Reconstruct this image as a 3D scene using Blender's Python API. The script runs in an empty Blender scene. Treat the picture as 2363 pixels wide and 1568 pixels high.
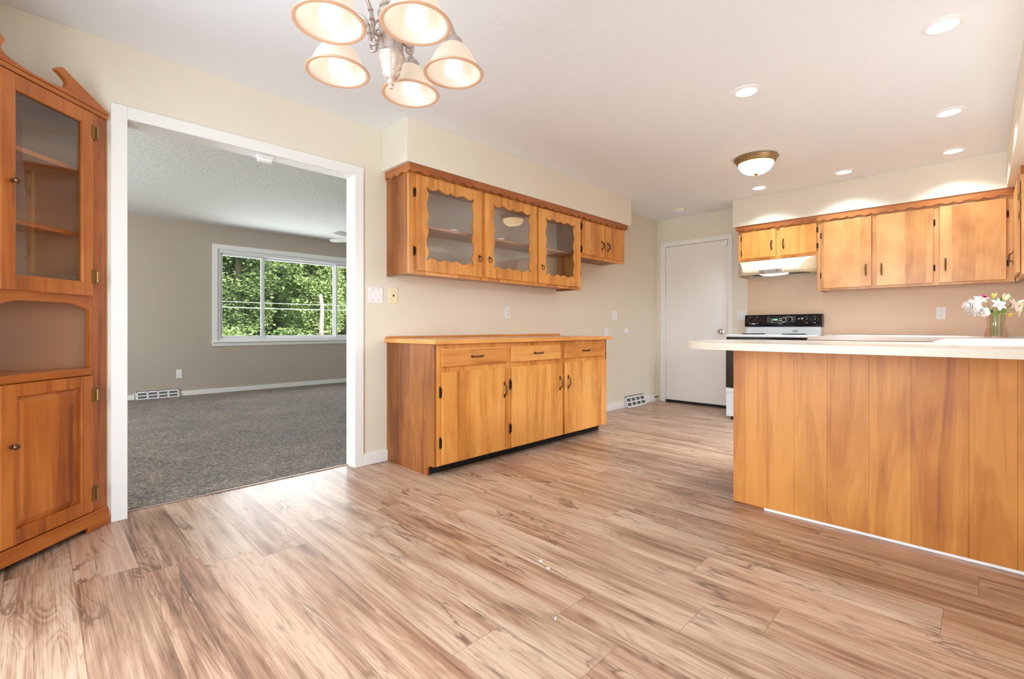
import bpy, bmesh, math, random
from mathutils import Vector, Matrix
import numpy as np
R = math.radians
SC = bpy.context.scene
COL = SC.collection
random.seed(7)

# ---------------------------------------------------------------- camera, exposure, world, sun, daylight
cam_d = bpy.data.cameras.new('camera'); CAM = bpy.data.objects.new('camera', cam_d); COL.objects.link(CAM)
cam_d.sensor_width = 36; cam_d.lens = 1087.471 / 2363 * 36; cam_d.shift_y = (758.865 - 784) / 2363
cam_d.clip_start = .02; cam_d.clip_end = 400
CAM.location = (3.126, 0, .979); CAM.rotation_euler = (R(90), 0, R(44.811))
SC.camera = CAM
vs = SC.view_settings
SC.display_settings.display_device = 'sRGB'
vs.view_transform = 'Standard'; vs.look = 'None'; vs.gamma = 1; vs.use_curve_mapping = False
vs.exposure = 1.2
SC.cycles.max_bounces = 10; SC.cycles.diffuse_bounces = 6; SC.cycles.glossy_bounces = 4
SC.cycles.transparent_max_bounces = 24; SC.cycles.transmission_bounces = 8
SC.cycles.caustics_reflective = False; SC.cycles.caustics_refractive = False
SC.cycles.sample_clamp_indirect = 6
W = bpy.data.worlds.new('world'); SC.world = W; W.use_nodes = True
wn = W.node_tree.nodes; wl = W.node_tree.links
sky = wn.new('ShaderNodeTexSky'); sky.sky_type = 'NISHITA'; sky.sun_disc = False
sky.sun_elevation = R(50); sky.sun_rotation = R(60)
wn['Background'].inputs['Strength'].default_value = .16
wl.new(sky.outputs[0], wn['Background'].inputs['Color'])

def lamp(name, kind, loc, power, color, rot=(0, 0, 0), size=None, size_y=None, radius=None, **kw):
    d = bpy.data.lights.new(name, kind); d.energy = power; d.color = color
    if kind == 'AREA':
        d.shape = 'RECTANGLE' if size_y else 'DISK'; d.size = size
        if size_y: d.size_y = size_y
    elif radius is not None:
        d.shadow_soft_size = radius
    for k, v in kw.items(): setattr(d, k, v)
    o = bpy.data.objects.new(name, d); COL.objects.link(o); o.location = loc; o.rotation_euler = rot
    return o
sun = lamp('sun', 'SUN', (8, 0, 20), 5.6, (1, .95, .86), rot=(R(38), 0, R(100))); sun.data.angle = R(1)
# daylight at an added patio door (unseen) and at the living room window
lamp('added_daylight_front', 'AREA', (1.95, -.80, 1.15), 62, (.80, .915, 1), rot=(R(90), 0, 0), size=2.1, size_y=2.0)
lamp('daylight_living_window', 'AREA', (-5.45, 3.17, 1.55), 36, (.92, .97, 1), rot=(R(90), 0, R(-90)), size=2.4, size_y=1.3)
lamp('added_daylight_living_side', 'AREA', (-2.6, -2.35, 1.5), 92, (.92, .97, 1), rot=(R(90), 0, 0), size=2.2, size_y=1.4)  # unseen side window, added to brighten the living room

lamp('added_daylight_right', 'AREA', (4.15, 3.75, 2.35), 120, (.80, .915, 1), rot=(R(48), 0, R(90)), size=1.4, size_y=1.1)  # unseen sink window, added to light the kitchen

# ---------------------------------------------------------------- materials
def lin(c):
    f = lambda v: v / 12.92 if v <= .04045 else ((v + .055) / 1.055) ** 2.4
    return tuple(f(x / 255) for x in c) + (1,)
class NT:
    def __init__(s, name):
        s.m = bpy.data.materials.new(name); s.m.use_nodes = True
        s.n = s.m.node_tree.nodes; s.l = s.m.node_tree.links
        s.b = s.n['Principled BSDF']; s.out = s.n['Material Output']
    def node(s, t, **kw):
        x = s.n.new(t)
        for k, v in kw.items(): setattr(x, k, v)
        return x
    def put(s, inp, v):
        if isinstance(v, bpy.types.NodeSocket): s.l.new(v, inp)
        else: inp.default_value = v
    def math(s, op, a, b=0., c=None):
        x = s.node('ShaderNodeMath', operation=op); s.put(x.inputs[0], a); s.put(x.inputs[1], b)
        if c is not None: s.put(x.inputs[2], c)
        return x.outputs[0]
    def vmath(s, op, a, b):
        x = s.node('ShaderNodeVectorMath', operation=op); s.put(x.inputs[0], a); s.put(x.inputs[1], b); return x.outputs[0]
    def noise(s, vec, scale, detail=3, rough=.5, dist=0., out=0):
        x = s.node('ShaderNodeTexNoise'); s.put(x.inputs['Vector'], vec); s.put(x.inputs['Scale'], scale)
        x.inputs['Detail'].default_value = detail; x.inputs['Roughness'].default_value = rough; x.inputs['Distortion'].default_value = dist
        return x.outputs[out]
    def white(s, v, dim='1D'):
        x = s.node('ShaderNodeTexWhiteNoise', noise_dimensions=dim)
        s.put(x.inputs['W' if dim == '1D' else 'Vector'], v); return x.outputs['Value']
    def ramp(s, f, stops):
        x = s.node('ShaderNodeValToRGB'); s.put(x.inputs[0], f); e = x.color_ramp.elements
        while len(e) < len(stops): e.new(.5)
        for i, (p, c) in enumerate(stops): e[i].position = p; e[i].color = c
        return x.outputs[0]
    def mix(s, f, a, b, mode='MIX'):
        x = s.node('ShaderNodeMix', data_type='RGBA', blend_type=mode); s.put(x.inputs[0], f); s.put(x.inputs[6], a); s.put(x.inputs[7], b); return x.outputs[2]
    def bump(s, h, strength, dist=.01):
        x = s.node('ShaderNodeBump'); s.put(x.inputs['Height'], h); x.inputs['Strength'].default_value = strength; x.inputs['Distance'].default_value = dist
        s.l.new(x.outputs[0], s.b.inputs['Normal'])
    def set(s, **kw):
        for k, v in kw.items(): s.put(s.b.inputs[k.replace('_', ' ')], v)
        return s
    def obj(s): return s.node('ShaderNodeTexCoord').outputs['Object']
    def geo(s): return s.node('ShaderNodeNewGeometry').outputs['Position']

def plain(name, c, rough=.5, metal=0., mottled=.04, scale=30, **kw):
    t = NT(name); col = lin(c)
    n = t.noise(t.geo(), scale, 3)
    t.set(Base_Color=t.ramp(n, [(.3, tuple(x * (1 - mottled) for x in col[:3]) + (1,)), (.7, tuple(min(1, x * (1 + mottled)) for x in col[:3]) + (1,))]), Roughness=rough, Metallic=metal, **kw)
    return t.m
def paint(name, c, rough=.55, bump=.05, bscale=260):
    t = NT(name); col = lin(c); g = t.geo()
    n = t.noise(g, 1.1, 2)
    t.set(Base_Color=t.ramp(n, [(.3, tuple(x * .975 for x in col[:3]) + (1,)), (.7, tuple(min(1, x * 1.025) for x in col[:3]) + (1,))]), Roughness=rough)
    t.bump(t.noise(g, bscale, 2), bump, .002); return t.m
def ceiling_mat(name, c, amp, scale):
    t = NT(name); col = lin(c); g = t.geo()
    n = t.noise(g, scale, 5, .6, 1.4)
    t.set(Base_Color=col, Roughness=.8); t.bump(n, amp, .02); return t.m
def wood(name, light, mid, dark, across='xy', board=.15, grain='z', rough=.34, contrast=1., coat=.25, blotch=.35):
    t = NT(name); oc = t.obj()
    rnd = t.node('ShaderNodeObjectInfo').outputs['Random']
    sx = t.node('ShaderNodeSeparateXYZ'); t.put(sx.inputs[0], oc); x, y, z = sx.outputs
    if grain == 'z': ac = t.math('ADD', x, y); al = z
    elif grain == 'h': ac = z; al = t.math('ADD', x, y)
    bd = t.math('FLOOR', t.math('DIVIDE', t.math('ADD', ac, t.math('MULTIPLY', rnd, 1.7)), board))
    bw = t.white(t.math('ADD', bd, t.math('MULTIPLY', rnd, 31.)))
    off = t.math('ADD', t.math('MULTIPLY', rnd, 17.), t.math('MULTIPLY', bw, 9.))
    cv = t.node('ShaderNodeCombineXYZ')
    t.put(cv.inputs[0], t.math('ADD', t.math('MULTIPLY', ac, 7.5), off)); t.put(cv.inputs[1], t.math('ADD', t.math('MULTIPLY', al, 1.0), off)); t.put(cv.inputs[2], off)
    fig = t.noise(cv.outputs[0], 1., 3, .5, .9)
    rings = t.math('MULTIPLY', t.math('ADD', t.math('SINE', t.math('MULTIPLY', fig, 42.)), 1.), .5)
    cf = t.node('ShaderNodeCombineXYZ')
    t.put(cf.inputs[0], t.math('MULTIPLY', ac, 140.)); t.put(cf.inputs[1], t.math('MULTIPLY', al, 3.)); t.put(cf.inputs[2], off)
    fib = t.noise(cf.outputs[0], 1., 2)
    cb = t.node('ShaderNodeCombineXYZ')
    t.put(cb.inputs[0], t.math('MULTIPLY', ac, 5.)); t.put(cb.inputs[1], t.math('MULTIPLY', al, 4.5)); t.put(cb.inputs[2], off)
    blot = t.noise(cb.outputs[0], 1., 2)
    tone = t.node('ShaderNodeAttribute', attribute_name='tone').outputs['Fac']
    f = t.math('ADD', t.math('MULTIPLY', t.math('SUBTRACT', fig, .5), .95 * contrast), .56)
    f = t.math('ADD', f, t.math('MULTIPLY', t.math('SUBTRACT', rings, .5), .10 * contrast))
    f = t.math('ADD', f, t.math('MULTIPLY', t.math('SUBTRACT', fib, .5), .22))
    f = t.math('ADD', f, t.math('MULTIPLY', t.math('SUBTRACT', blot, .5), blotch))
    f = t.math('ADD', f, t.math('MULTIPLY', t.math('SUBTRACT', bw, .5), .34))
    cs = t.node('ShaderNodeCombineXYZ')
    t.put(cs.inputs[0], t.math('MULTIPLY', ac, 26.)); t.put(cs.inputs[1], t.math('MULTIPLY', al, .9)); t.put(cs.inputs[2], t.math('ADD', off, 3.))
    f = t.math('SUBTRACT', f, t.math('MULTIPLY', t.ramp(t.noise(cs.outputs[0], 1., 3, .55, .5), [(.30, (1, 1, 1, 1)), (.44, (0, 0, 0, 1))]), .24 * contrast))
    f = t.math('ADD', f, t.math('MULTIPLY', t.math('SUBTRACT', rnd, .5), .10))
    f = t.math('ADD', f, tone)
    t.set(Base_Color=t.ramp(f, [(.12, lin(dark)), (.45, lin(mid)), (.8, lin(light))]), Roughness=rough, Coat_Weight=coat, Coat_Roughness=.18)
    t.bump(fib, .04, .002)
    return t.m
def floor_mat():
    t = NT('laminate_planks')
    uvn = t.node('ShaderNodeUVMap', uv_map='UVMap').outputs[0]
    s = t.node('ShaderNodeSeparateXYZ'); t.put(s.inputs[0], uvn); u, v = s.outputs[0], s.outputs[1]
    pid = t.node('ShaderNodeAttribute', attribute_name='pid').outputs['Color']
    ps = t.node('ShaderNodeSeparateXYZ'); t.put(ps.inputs[0], pid); p1, p2, p3 = ps.outputs
    off = t.math('MULTIPLY', p1, 60.)
    def cv(a, b, c=0.):
        x = t.node('ShaderNodeCombineXYZ'); t.put(x.inputs[0], t.math('MULTIPLY_ADD', u, a, off)); t.put(x.inputs[1], t.math('MULTIPLY_ADD', v, b, t.math('MULTIPLY', p2, 40.))); t.put(x.inputs[2], t.math('ADD', off, c)); return x.outputs[0]
    fig = t.noise(cv(1.5, 13.), 1., 4, .5, .7)
    fine = t.noise(cv(2.6, 210.), 1., 2, .5, .2)
    med = t.noise(cv(1.9, 52., 5.), 1., 3, .6, .4)
    warp = t.noise(cv(1.1, 8., 9.), 1., 2, .5, .5)
    rings = t.math('ABSOLUTE', t.math('SINE', t.math('MULTIPLY', warp, 60.)))
    rmask = t.ramp(t.noise(cv(1.4, 5., 31.), 1., 1), [(.50, (0, 0, 0, 1)), (.62, (1, 1, 1, 1))])
    streak = t.noise(cv(1.5, 24., 3.), 1., 4, .6, .8)
    f = t.math('ADD', t.math('MULTIPLY', t.math('SUBTRACT', fig, .5), 1.35), .56)
    f = t.math('ADD', f, t.math('MULTIPLY', t.math('SUBTRACT', fine, .5), .60))
    f = t.math('ADD', f, t.math('MULTIPLY', t.math('SUBTRACT', med, .5), .8))
    f = t.math('ADD', f, t.math('MULTIPLY', t.math('MULTIPLY', t.math('SUBTRACT', rings, .6), .24), rmask))
    f = t.math('ADD', f, t.math('MULTIPLY', t.math('SUBTRACT', p3, .5), .30))
    base = t.ramp(f, [(.02, lin((112, 86, 68))), (.24, lin((150, 116, 93))), (.48, lin((184, 150, 124))), (.80, lin((213, 186, 161)))])
    hue = t.mix(t.math('MULTIPLY', p2, .5), base, t.mix(1., base, lin((250, 224, 210)), 'MULTIPLY'))
    grey = t.mix(t.math('MULTIPLY', t.noise(cv(1.1, 9., 21.), 1., 2), .6), hue, t.mix(1., hue, lin((218, 216, 212)), 'MULTIPLY'))
    dk = t.ramp(streak, [(.30, (1, 1, 1, 1)), (.385, (0, 0, 0, 1))])
    col = t.mix(t.math('MULTIPLY', dk, .7), grey, lin((92, 68, 53)))
    pore = t.ramp(t.noise(cv(7., 280., 61.), 1., 2, .5, .1), [(.33, (1, 1, 1, 1)), (.42, (0, 0, 0, 1))])
    col = t.mix(t.math('MULTIPLY', pore, .42), col, lin((104, 76, 58)))
    vn = t.noise(cv(1.6, 7., 43.), 1., 4, .55, .6)
    vein = t.ramp(t.math('ABSOLUTE', t.math('SUBTRACT', vn, .5)), [(.0, (1, 1, 1, 1)), (.022, (0, 0, 0, 1))])
    vm = t.ramp(t.noise(cv(2.2, 4., 51.), 1., 2), [(.48, (0, 0, 0, 1)), (.62, (1, 1, 1, 1))])
    col = t.mix(t.math('MULTIPLY', t.math('MULTIPLY', vein, vm), .75), col, lin((84, 60, 46)))
    # knots
    vo = t.node('ShaderNodeTexVoronoi'); t.put(vo.inputs['Vector'], cv(2.6, 9., 1.)); vo.inputs['Scale'].default_value = 1.
    kn = t.ramp(vo.outputs['Distance'], [(.03, (1, 1, 1, 1)), (.13, (0, 0, 0, 1))])
    kn2 = t.math('MULTIPLY', kn, t.math('GREATER_THAN', t.white(vo.outputs['Position'], '3D'), .62))
    col = t.mix(t.math('MULTIPLY', kn2, .7), col, lin((96, 70, 54)))
    # joints between planks: v runs 0..0.1935, distance to plank end in second uv
    e2 = t.node('ShaderNodeUVMap', uv_map='edge').outputs[0]
    es = t.node('ShaderNodeSeparateXYZ'); t.put(es.inputs[0], e2)
    j = t.math('MINIMUM', t.math('MINIMUM', v, t.math('SUBTRACT', .1935, v)), t.math('MINIMUM', es.outputs[0], es.outputs[1]))
    jl = t.math('LESS_THAN', j, .0011)
    col = t.mix(t.math('MULTIPLY', jl, .55), col, lin((96, 72, 56)))
    t.set(Base_Color=col, Roughness=t.math('MULTIPLY_ADD', fine, .10, .26), Specular_IOR_Level=.5)
    t.bump(t.math('SUBTRACT', t.math('MULTIPLY', fine, .3), jl), .12, .002)
    return t.m
def carpet_mat():
    t = NT('carpet'); g = t.geo()
    f1 = t.noise(g, 95., 2, .6, 1.4); f2 = t.noise(g, 38., 2, .6, .6); f3 = t.noise(g, 2.2, 3, .55, .9)
    f = t.math('ADD', t.math('MULTIPLY', f1, .60), t.math('ADD', t.math('MULTIPLY', f2, .30), t.math('MULTIPLY', f3, .12)))
    t.set(Base_Color=t.ramp(f, [(.44, lin((24, 18, 12))), (.51, lin((84, 69, 52))), (.58, lin((168, 145, 118)))]), Roughness=.95, Sheen_Weight=.3, Sheen_Roughness=.5)
    t.bump(t.math('ADD', f1, t.math('MULTIPLY', f2, .6)), .9, .012); return t.m
def glass(name, tint=(1, 1, 1), rough=0., refl=1.):
    t = NT(name); tr = t.node('ShaderNodeBsdfTransparent'); tr.inputs[0].default_value = tint + (1,)
    gl = t.node('ShaderNodeBsdfGlossy'); gl.inputs['Roughness'].default_value = rough
    lw = t.node('ShaderNodeLayerWeight'); lw.inputs['Blend'].default_value = .5
    fr = t.math('MULTIPLY_ADD', t.math('POWER', lw.outputs['Facing'], 5.), .96, .04)
    mx = t.node('ShaderNodeMixShader'); t.l.new(t.math('MULTIPLY', fr, refl), mx.inputs[0]); t.l.new(tr.outputs[0], mx.inputs[1]); t.l.new(gl.outputs[0], mx.inputs[2])
    t.l.new(mx.outputs[0], t.out.inputs[0]); return t.m
def glow(name, c, strength, base=None):
    t = NT(name); t.set(Base_Color=lin(base or c), Emission_Color=lin(c), Emission_Strength=strength, Roughness=.4); return t.m
def lampglass(name, c, emit, em_c):
    t = NT(name); d = t.node('ShaderNodeBsdfDiffuse'); d.inputs[0].default_value = lin(c)
    tl = t.node('ShaderNodeBsdfTranslucent'); tl.inputs[0].default_value = lin(c)
    gl = t.node('ShaderNodeBsdfGlossy'); gl.inputs['Roughness'].default_value = .25
    em = t.node('ShaderNodeEmission'); em.inputs[0].default_value = lin(em_c)
    rib = t.noise(t.obj(), 60., 2); t.put(em.inputs[1], t.math('MULTIPLY_ADD', rib, emit * .25, emit * .88))
    m1 = t.node('ShaderNodeMixShader'); m1.inputs[0].default_value = .55; t.l.new(d.outputs[0], m1.inputs[1]); t.l.new(tl.outputs[0], m1.inputs[2])
    m2 = t.node('ShaderNodeMixShader'); m2.inputs[0].default_value = .05; t.l.new(m1.outputs[0], m2.inputs[1]); t.l.new(gl.outputs[0], m2.inputs[2])
    ad = t.node('ShaderNodeAddShader'); t.l.new(m2.outputs[0], ad.inputs[0]); t.l.new(em.outputs[0], ad.inputs[1]); t.l.new(ad.outputs[0], t.out.inputs[0])
    return t.m
def leaf_mat(name, a, b, c):
    t = NT(name); g = t.geo(); n = t.noise(g, 1.6, 4, .65); n2 = t.noise(g, 9., 1)
    col = t.ramp(t.math('ADD', t.math('MULTIPLY', n, .65), t.math('MULTIPLY', n2, .35)), [(.32, lin(a)), (.52, lin(b)), (.7, lin(c))])
    d = t.node('ShaderNodeBsdfDiffuse'); tl = t.node('ShaderNodeBsdfTranslucent'); t.l.new(col, d.inputs[0]); t.l.new(col, tl.inputs[0])
    mx = t.node('ShaderNodeMixShader'); mx.inputs[0].default_value = .4; t.l.new(d.outputs[0], mx.inputs[1]); t.l.new(tl.outputs[0], mx.inputs[2]); t.l.new(mx.outputs[0], t.out.inputs[0])
    return t.m

M = {}
M['wall'] = paint('wall_paint_cream', (231, 223, 206))
M['wall_b'] = paint('wall_laminate_peach', (226, 196, 166), .4)
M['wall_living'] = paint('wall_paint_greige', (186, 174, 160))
M['ceil'] = ceiling_mat('ceiling_white', (238, 242, 246), .12, 7.)
M['ceil_living'] = ceiling_mat('ceiling_living', (226, 226, 224), .36, 13.)
M['trim'] = paint('white_gloss_trim', (240, 240, 238), .32, .02, 90)
M['door'] = paint('white_door_paint', (239, 235, 231), .45, .02, 60)
M['floor'] = floor_mat()
M['carpet'] = carpet_mat()
HON = ((232, 168, 90), (212, 142, 66), (168, 98, 38))
M['honey'] = wood('honey_maple_vertical', *HON)
M['honey_h'] = wood('honey_maple_horizontal', (228, 162, 88), (208, 136, 66), (168, 98, 40), grain='h', board=.3)
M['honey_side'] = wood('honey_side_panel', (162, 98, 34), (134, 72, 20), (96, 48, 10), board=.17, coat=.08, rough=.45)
M['val'] = wood('valance_wood', (184, 112, 54), (164, 92, 40), (128, 66, 24), grain='h', board=.4)
M['pale'] = wood('pale_maple_vertical', (218, 164, 104), (198, 138, 78), (160, 100, 50), contrast=.55, blotch=.7)
M['pale_h'] = wood('pale_maple_horizontal', (216, 156, 94), (198, 132, 72), (160, 96, 44), grain='h', board=.3, contrast=.8)
M['penin'] = wood('peninsula_birch', (212, 142, 62), (184, 112, 40), (138, 74, 22), board=5., contrast=.9, coat=.06, rough=.48)
M['pine'] = wood('knotty_pine_vertical', (200, 122, 52), (176, 98, 36), (128, 62, 18), board=.16)
M['pine_h'] = wood('knotty_pine_horizontal', (196, 118, 50), (172, 94, 34), (128, 62, 18), grain='h', board=.3)
M['pine_in'] = wood('pine_inside', (176, 122, 80), (142, 92, 58), (92, 54, 30), board=.11, contrast=1.7)
M['shelf_in'] = wood('shelf_inside', (206, 152, 122), (180, 122, 92), (140, 88, 62), grain='h', board=.5)
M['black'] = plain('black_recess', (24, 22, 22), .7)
M['bronze'] = plain('antique_bronze', (112, 84, 58), .38, .85, .35, 160)
M['iron'] = plain('black_iron', (52, 40, 34), .42, .6, .3, 160)
M['brass'] = plain('old_brass', (150, 116, 66), .35, .8, .2, 120)
M['chrome'] = plain('chrome', (200, 200, 200), .12, 1.)
M['nickel'] = plain('brushed_nickel_lilac', (186, 170, 162), .34, .55, .06, 50)
M['nickel_hi'] = plain('nickel_cup', (214, 198, 188), .26, .6, .05, 40)
M['rim'] = lampglass('tan_glass_rim', (214, 180, 154), .04, (255, 206, 168))
M['plastic'] = plain('white_plastic', (240, 240, 240), .35)
M['ivory'] = plain('ivory_plastic', (240, 226, 186), .35)
M['grey'] = plain('slot_grey', (120, 116, 112), .5)
M['darkgrey'] = plain('vent_dark', (96, 96, 94), .6)
M['counter'] = plain('beige_laminate', (216, 198, 184), .16, 0., .008, 200)
M['counter_edge'] = plain('cream_laminate_edge', (216, 202, 184), .3, 0., .006, 200)
M['enamel'] = plain('white_enamel', (232, 238, 242), .18)
M['range_black'] = plain('black_glass', (14, 13, 14), .12)
M['range_panel'] = plain('dark_grey_overlay', (62, 60, 64), .25)
M['mark'] = plain('white_print', (225, 225, 225), .5)
M['display'] = glow('green_display', (130, 190, 140), .6, (60, 90, 60))
M['hood'] = plain('cream_enamel', (222, 207, 178), .3)
M['steel'] = plain('hood_steel', (170, 160, 152), .3, .6)
M['sink'] = plain('sink_steel', (226, 228, 232), .14, .7)
M['lens'] = glow('lamp_lens', (255, 252, 248), 1.6)
M['hoodlamp'] = glow('hood_lamp_lens', (255, 255, 255), 2.)
M['bulb'] = glow('bulb_white', (255, 251, 247), 1.05)
M['shade'] = lampglass('ribbed_shade_glass', (224, 216, 206), .09, (255, 234, 208))
M['bowl'] = lampglass('alabaster_bowl', (226, 206, 168), .36, (255, 226, 176))
M['bowlmetal'] = plain('antique_gold', (150, 124, 84), .4, .5, .3, 90)
M['pane'] = glass('window_pane')
M['cabglass'] = glass('cabinet_glass', (.985, .99, .985), 0., 1.7)
M['pinkglass'] = glass('pink_vase_glass', (.975, .91, .885), .02, 1.3)
M['water'] = glass('vase_water', (.98, .95, .92), 0., .5)
M['vinyl'] = paint('window_vinyl', (232, 232, 234), .35, .01, 60)
M['backing'] = paint('cabinet_back_paint', (238, 236, 230), .6)
M['leaf_d'] = leaf_mat('leaves_deep', (82, 104, 66), (136, 160, 104), (184, 202, 144))
M['leaf_l'] = leaf_mat('leaves_light', (118, 144, 90), (174, 194, 132), (214, 224, 176))
M['bark'] = plain('grey_bark', (150, 132, 112), .9, 0., .3, 14)
M['palebark'] = plain('pale_bark', (206, 190, 166), .85, 0., .22, 12)
M['grass'] = plain('lawn', (104, 128, 66), .95, 0., .3, 6)
M['wire'] = plain('wire_grey', (190, 194, 188), .6)
M['fw'] = plain('petal_white', (238, 231, 227), .7); M['fp'] = plain('petal_blush', (232, 204, 194), .6)
M['fc'] = plain('petal_cream', (232, 224, 188), .6); M['fy'] = plain('petal_yellow', (226, 206, 90), .6)
M['fg'] = plain('petal_yellow_green', (206, 204, 110), .6); M['fr'] = plain('petal_crimson', (176, 62, 92), .6)
M['stem'] = plain('stem_green', (120, 138, 62), .6); M['leafg'] = plain('bouquet_leaf', (92, 118, 46), .55)
M['fanblade'] = plain('fan_blade_white', (214, 212, 206), .5)

# ---------------------------------------------------------------- mesh helpers
ORG = {}
def bm_(): return bmesh.new()
def box(bm, a, b, ch=None):
    x0, y0, z0 = [min(p, q) for p, q in zip(a, b)]; x1, y1, z1 = [max(p, q) for p, q in zip(a, b)]
    v = [bm.verts.new(p) for p in ((x0, y0, z0), (x1, y0, z0), (x1, y1, z0), (x0, y1, z0), (x0, y0, z1), (x1, y0, z1), (x1, y1, z1), (x0, y1, z1))]
    for f in ((0, 3, 2, 1), (4, 5, 6, 7), (0, 1, 5, 4), (1, 2, 6, 5), (2, 3, 7, 6), (3, 0, 4, 7)): bm.faces.new([v[i] for i in f])
    return bm
def prism(bm, pts, fn, d0, d1):
    """pts: outline (a, b); fn(a, b, d) -> xyz"""
    A = [bm.verts.new(fn(a, b, d0)) for a, b in pts]; B = [bm.verts.new(fn(a, b, d1)) for a, b in pts]; n = len(pts)
    bm.faces.new(A); bm.faces.new(B[::-1])
    for i in range(n): bm.faces.new((A[i], B[i], B[(i + 1) % n], A[(i + 1) % n]))
    return bm
def lathe(bm, prof, c=(0, 0, 0), n=32, sx=1., sy=1., axis='z'):
    c = Vector(c); rings = []
    for r, z in prof:
        if r < 1e-6:
            p = (0, 0, z); rings.append([p])
        else: rings.append([(r * sx * math.cos(2 * math.pi * k / n), r * sy * math.sin(2 * math.pi * k / n), z) for k in range(n)])
    def tr(p):
        if axis == 'x': p = (p[2], p[0], p[1])
        elif axis == 'y': p = (p[1], p[2], p[0])
        elif axis == '-y': p = (p[1], -p[2], p[0])
        return c + Vector(p)
    V = [[bm.verts.new(tr(p)) for p in ring] for ring in rings]
    for a, b in zip(V, V[1:]):
        for k in range(n):
            k2 = (k + 1) % n
            if len(a) == 1 and len(b) == 1: continue
            if len(a) == 1: bm.faces.new((a[0], b[k], b[k2]))
            elif len(b) == 1: bm.faces.new((a[k], a[k2], b[0]))
            else: bm.faces.new((a[k], a[k2], b[k2], b[k]))
    for ring in (V[0], V[-1]):
        if len(ring) > 1 and False: bm.faces.new(ring)
    return bm
def spline(pts, n=8):
    P = [Vector(p) for p in pts]; out = []
    for i in range(len(P) - 1):
        p0 = P[max(i - 1, 0)]; p1 = P[i]; p2 = P[i + 1]; p3 = P[min(i + 2, len(P) - 1)]
        for k in range(n):
            t = k / n
            out.append(.5 * ((2 * p1) + (p2 - p0) * t + (2 * p0 - 5 * p1 + 4 * p2 - p3) * t * t + (3 * p1 - p0 - 3 * p2 + p3) * t ** 3))
    out.append(P[-1]); return out
def tube(bm, pts, r, n=8, closed=False):
    P = [Vector(p) for p in pts]; rad = r if isinstance(r, (list, tuple)) else [r] * len(P)
    T = []
    for i in range(len(P)):
        if closed: t = P[(i + 1) % len(P)] - P[i - 1]
        else: t = P[min(i + 1, len(P) - 1)] - P[max(i - 1, 0)]
        T.append(t.normalized())
    up = Vector((0, 0, 1)) if abs(T[0].z) < .9 else Vector((1, 0, 0))
    nrm = T[0].cross(up).normalized(); rings = []
    for i in range(len(P)):
        nrm = (nrm - T[i] * nrm.dot(T[i])).normalized(); bn = T[i].cross(nrm)
        rings.append([bm.verts.new(P[i] + (nrm * math.cos(2 * math.pi * k / n) + bn * math.sin(2 * math.pi * k / n)) * rad[i]) for k in range(n)])
    m = len(P) if closed else len(P) - 1
    for i in range(m):
        a, b = rings[i], rings[(i + 1) % len(P)]
        for k in range(n): bm.faces.new((a[k], a[(k + 1) % n], b[(k + 1) % n], b[k]))
    if not closed: bm.faces.new(rings[0][::-1]); bm.faces.new(rings[-1])
    return bm
def mk(name, bm, mat, parent=None, bev=0., smooth=False, loc=None, kind=None, tone=None, keep=False):
    if parent is not None: off = ORG[parent]
    else: off = Vector(loc or (0, 0, 0))
    bmesh.ops.translate(bm, verts=bm.verts, vec=-off)
    if not keep: bmesh.ops.recalc_face_normals(bm, faces=bm.faces)
    me = bpy.data.meshes.new(name); bm.to_mesh(me); bm.free()
    me.materials.append(M[mat] if isinstance(mat, str) else mat)
    if smooth:
        me.polygons.foreach_set('use_smooth', [True] * len(me.polygons)); me.set_sharp_from_angle(angle=R(40))
    o = bpy.data.objects.new(name, me); COL.objects.link(o)
    if parent is not None: o.parent = parent
    else: o.location = off
    ORG[o] = off.copy()
    if bev:
        b = o.modifiers.new('bevel', 'BEVEL'); b.width = bev; b.segments = 2; b.limit_method = 'ANGLE'; b.angle_limit = R(40)
    if kind: o['kind'] = kind
    return o
def thing(name, label, cat, loc, rotz=0., group=None, local=False):
    o = bpy.data.objects.new(name, None); COL.objects.link(o); o.empty_display_size = .1
    o.location = loc; o.rotation_euler = (0, 0, rotz); o['label'] = label; o['category'] = cat
    if group: o['group'] = group
    ORG[o] = Vector((0, 0, 0)) if local else Vector(loc)
    return o
def tag(o, label, cat, group=None):
    o['label'] = label; o['category'] = cat
    if group: o['group'] = group
    return o
def bx(name, a, b, mat, parent=None, bev=0., **kw): return mk(name, box(bm_(), a, b), mat, parent, bev, **kw)
def struct(name, bm, mat, parent=None, **kw): return mk(name, bm, mat, parent, kind='structure', **kw)
def dup(o, loc, label=None, rotz=None, parent=None):
    c = o.copy(); COL.objects.link(c)
    if parent is not None: c.parent = parent
    if loc is not None: c.location = loc
    if rotz is not None: c.rotation_euler = (0, 0, rotz)
    if label: c['label'] = label
    for ch in list(o.children): dup(ch, None, None, None, c)
    return c

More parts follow.
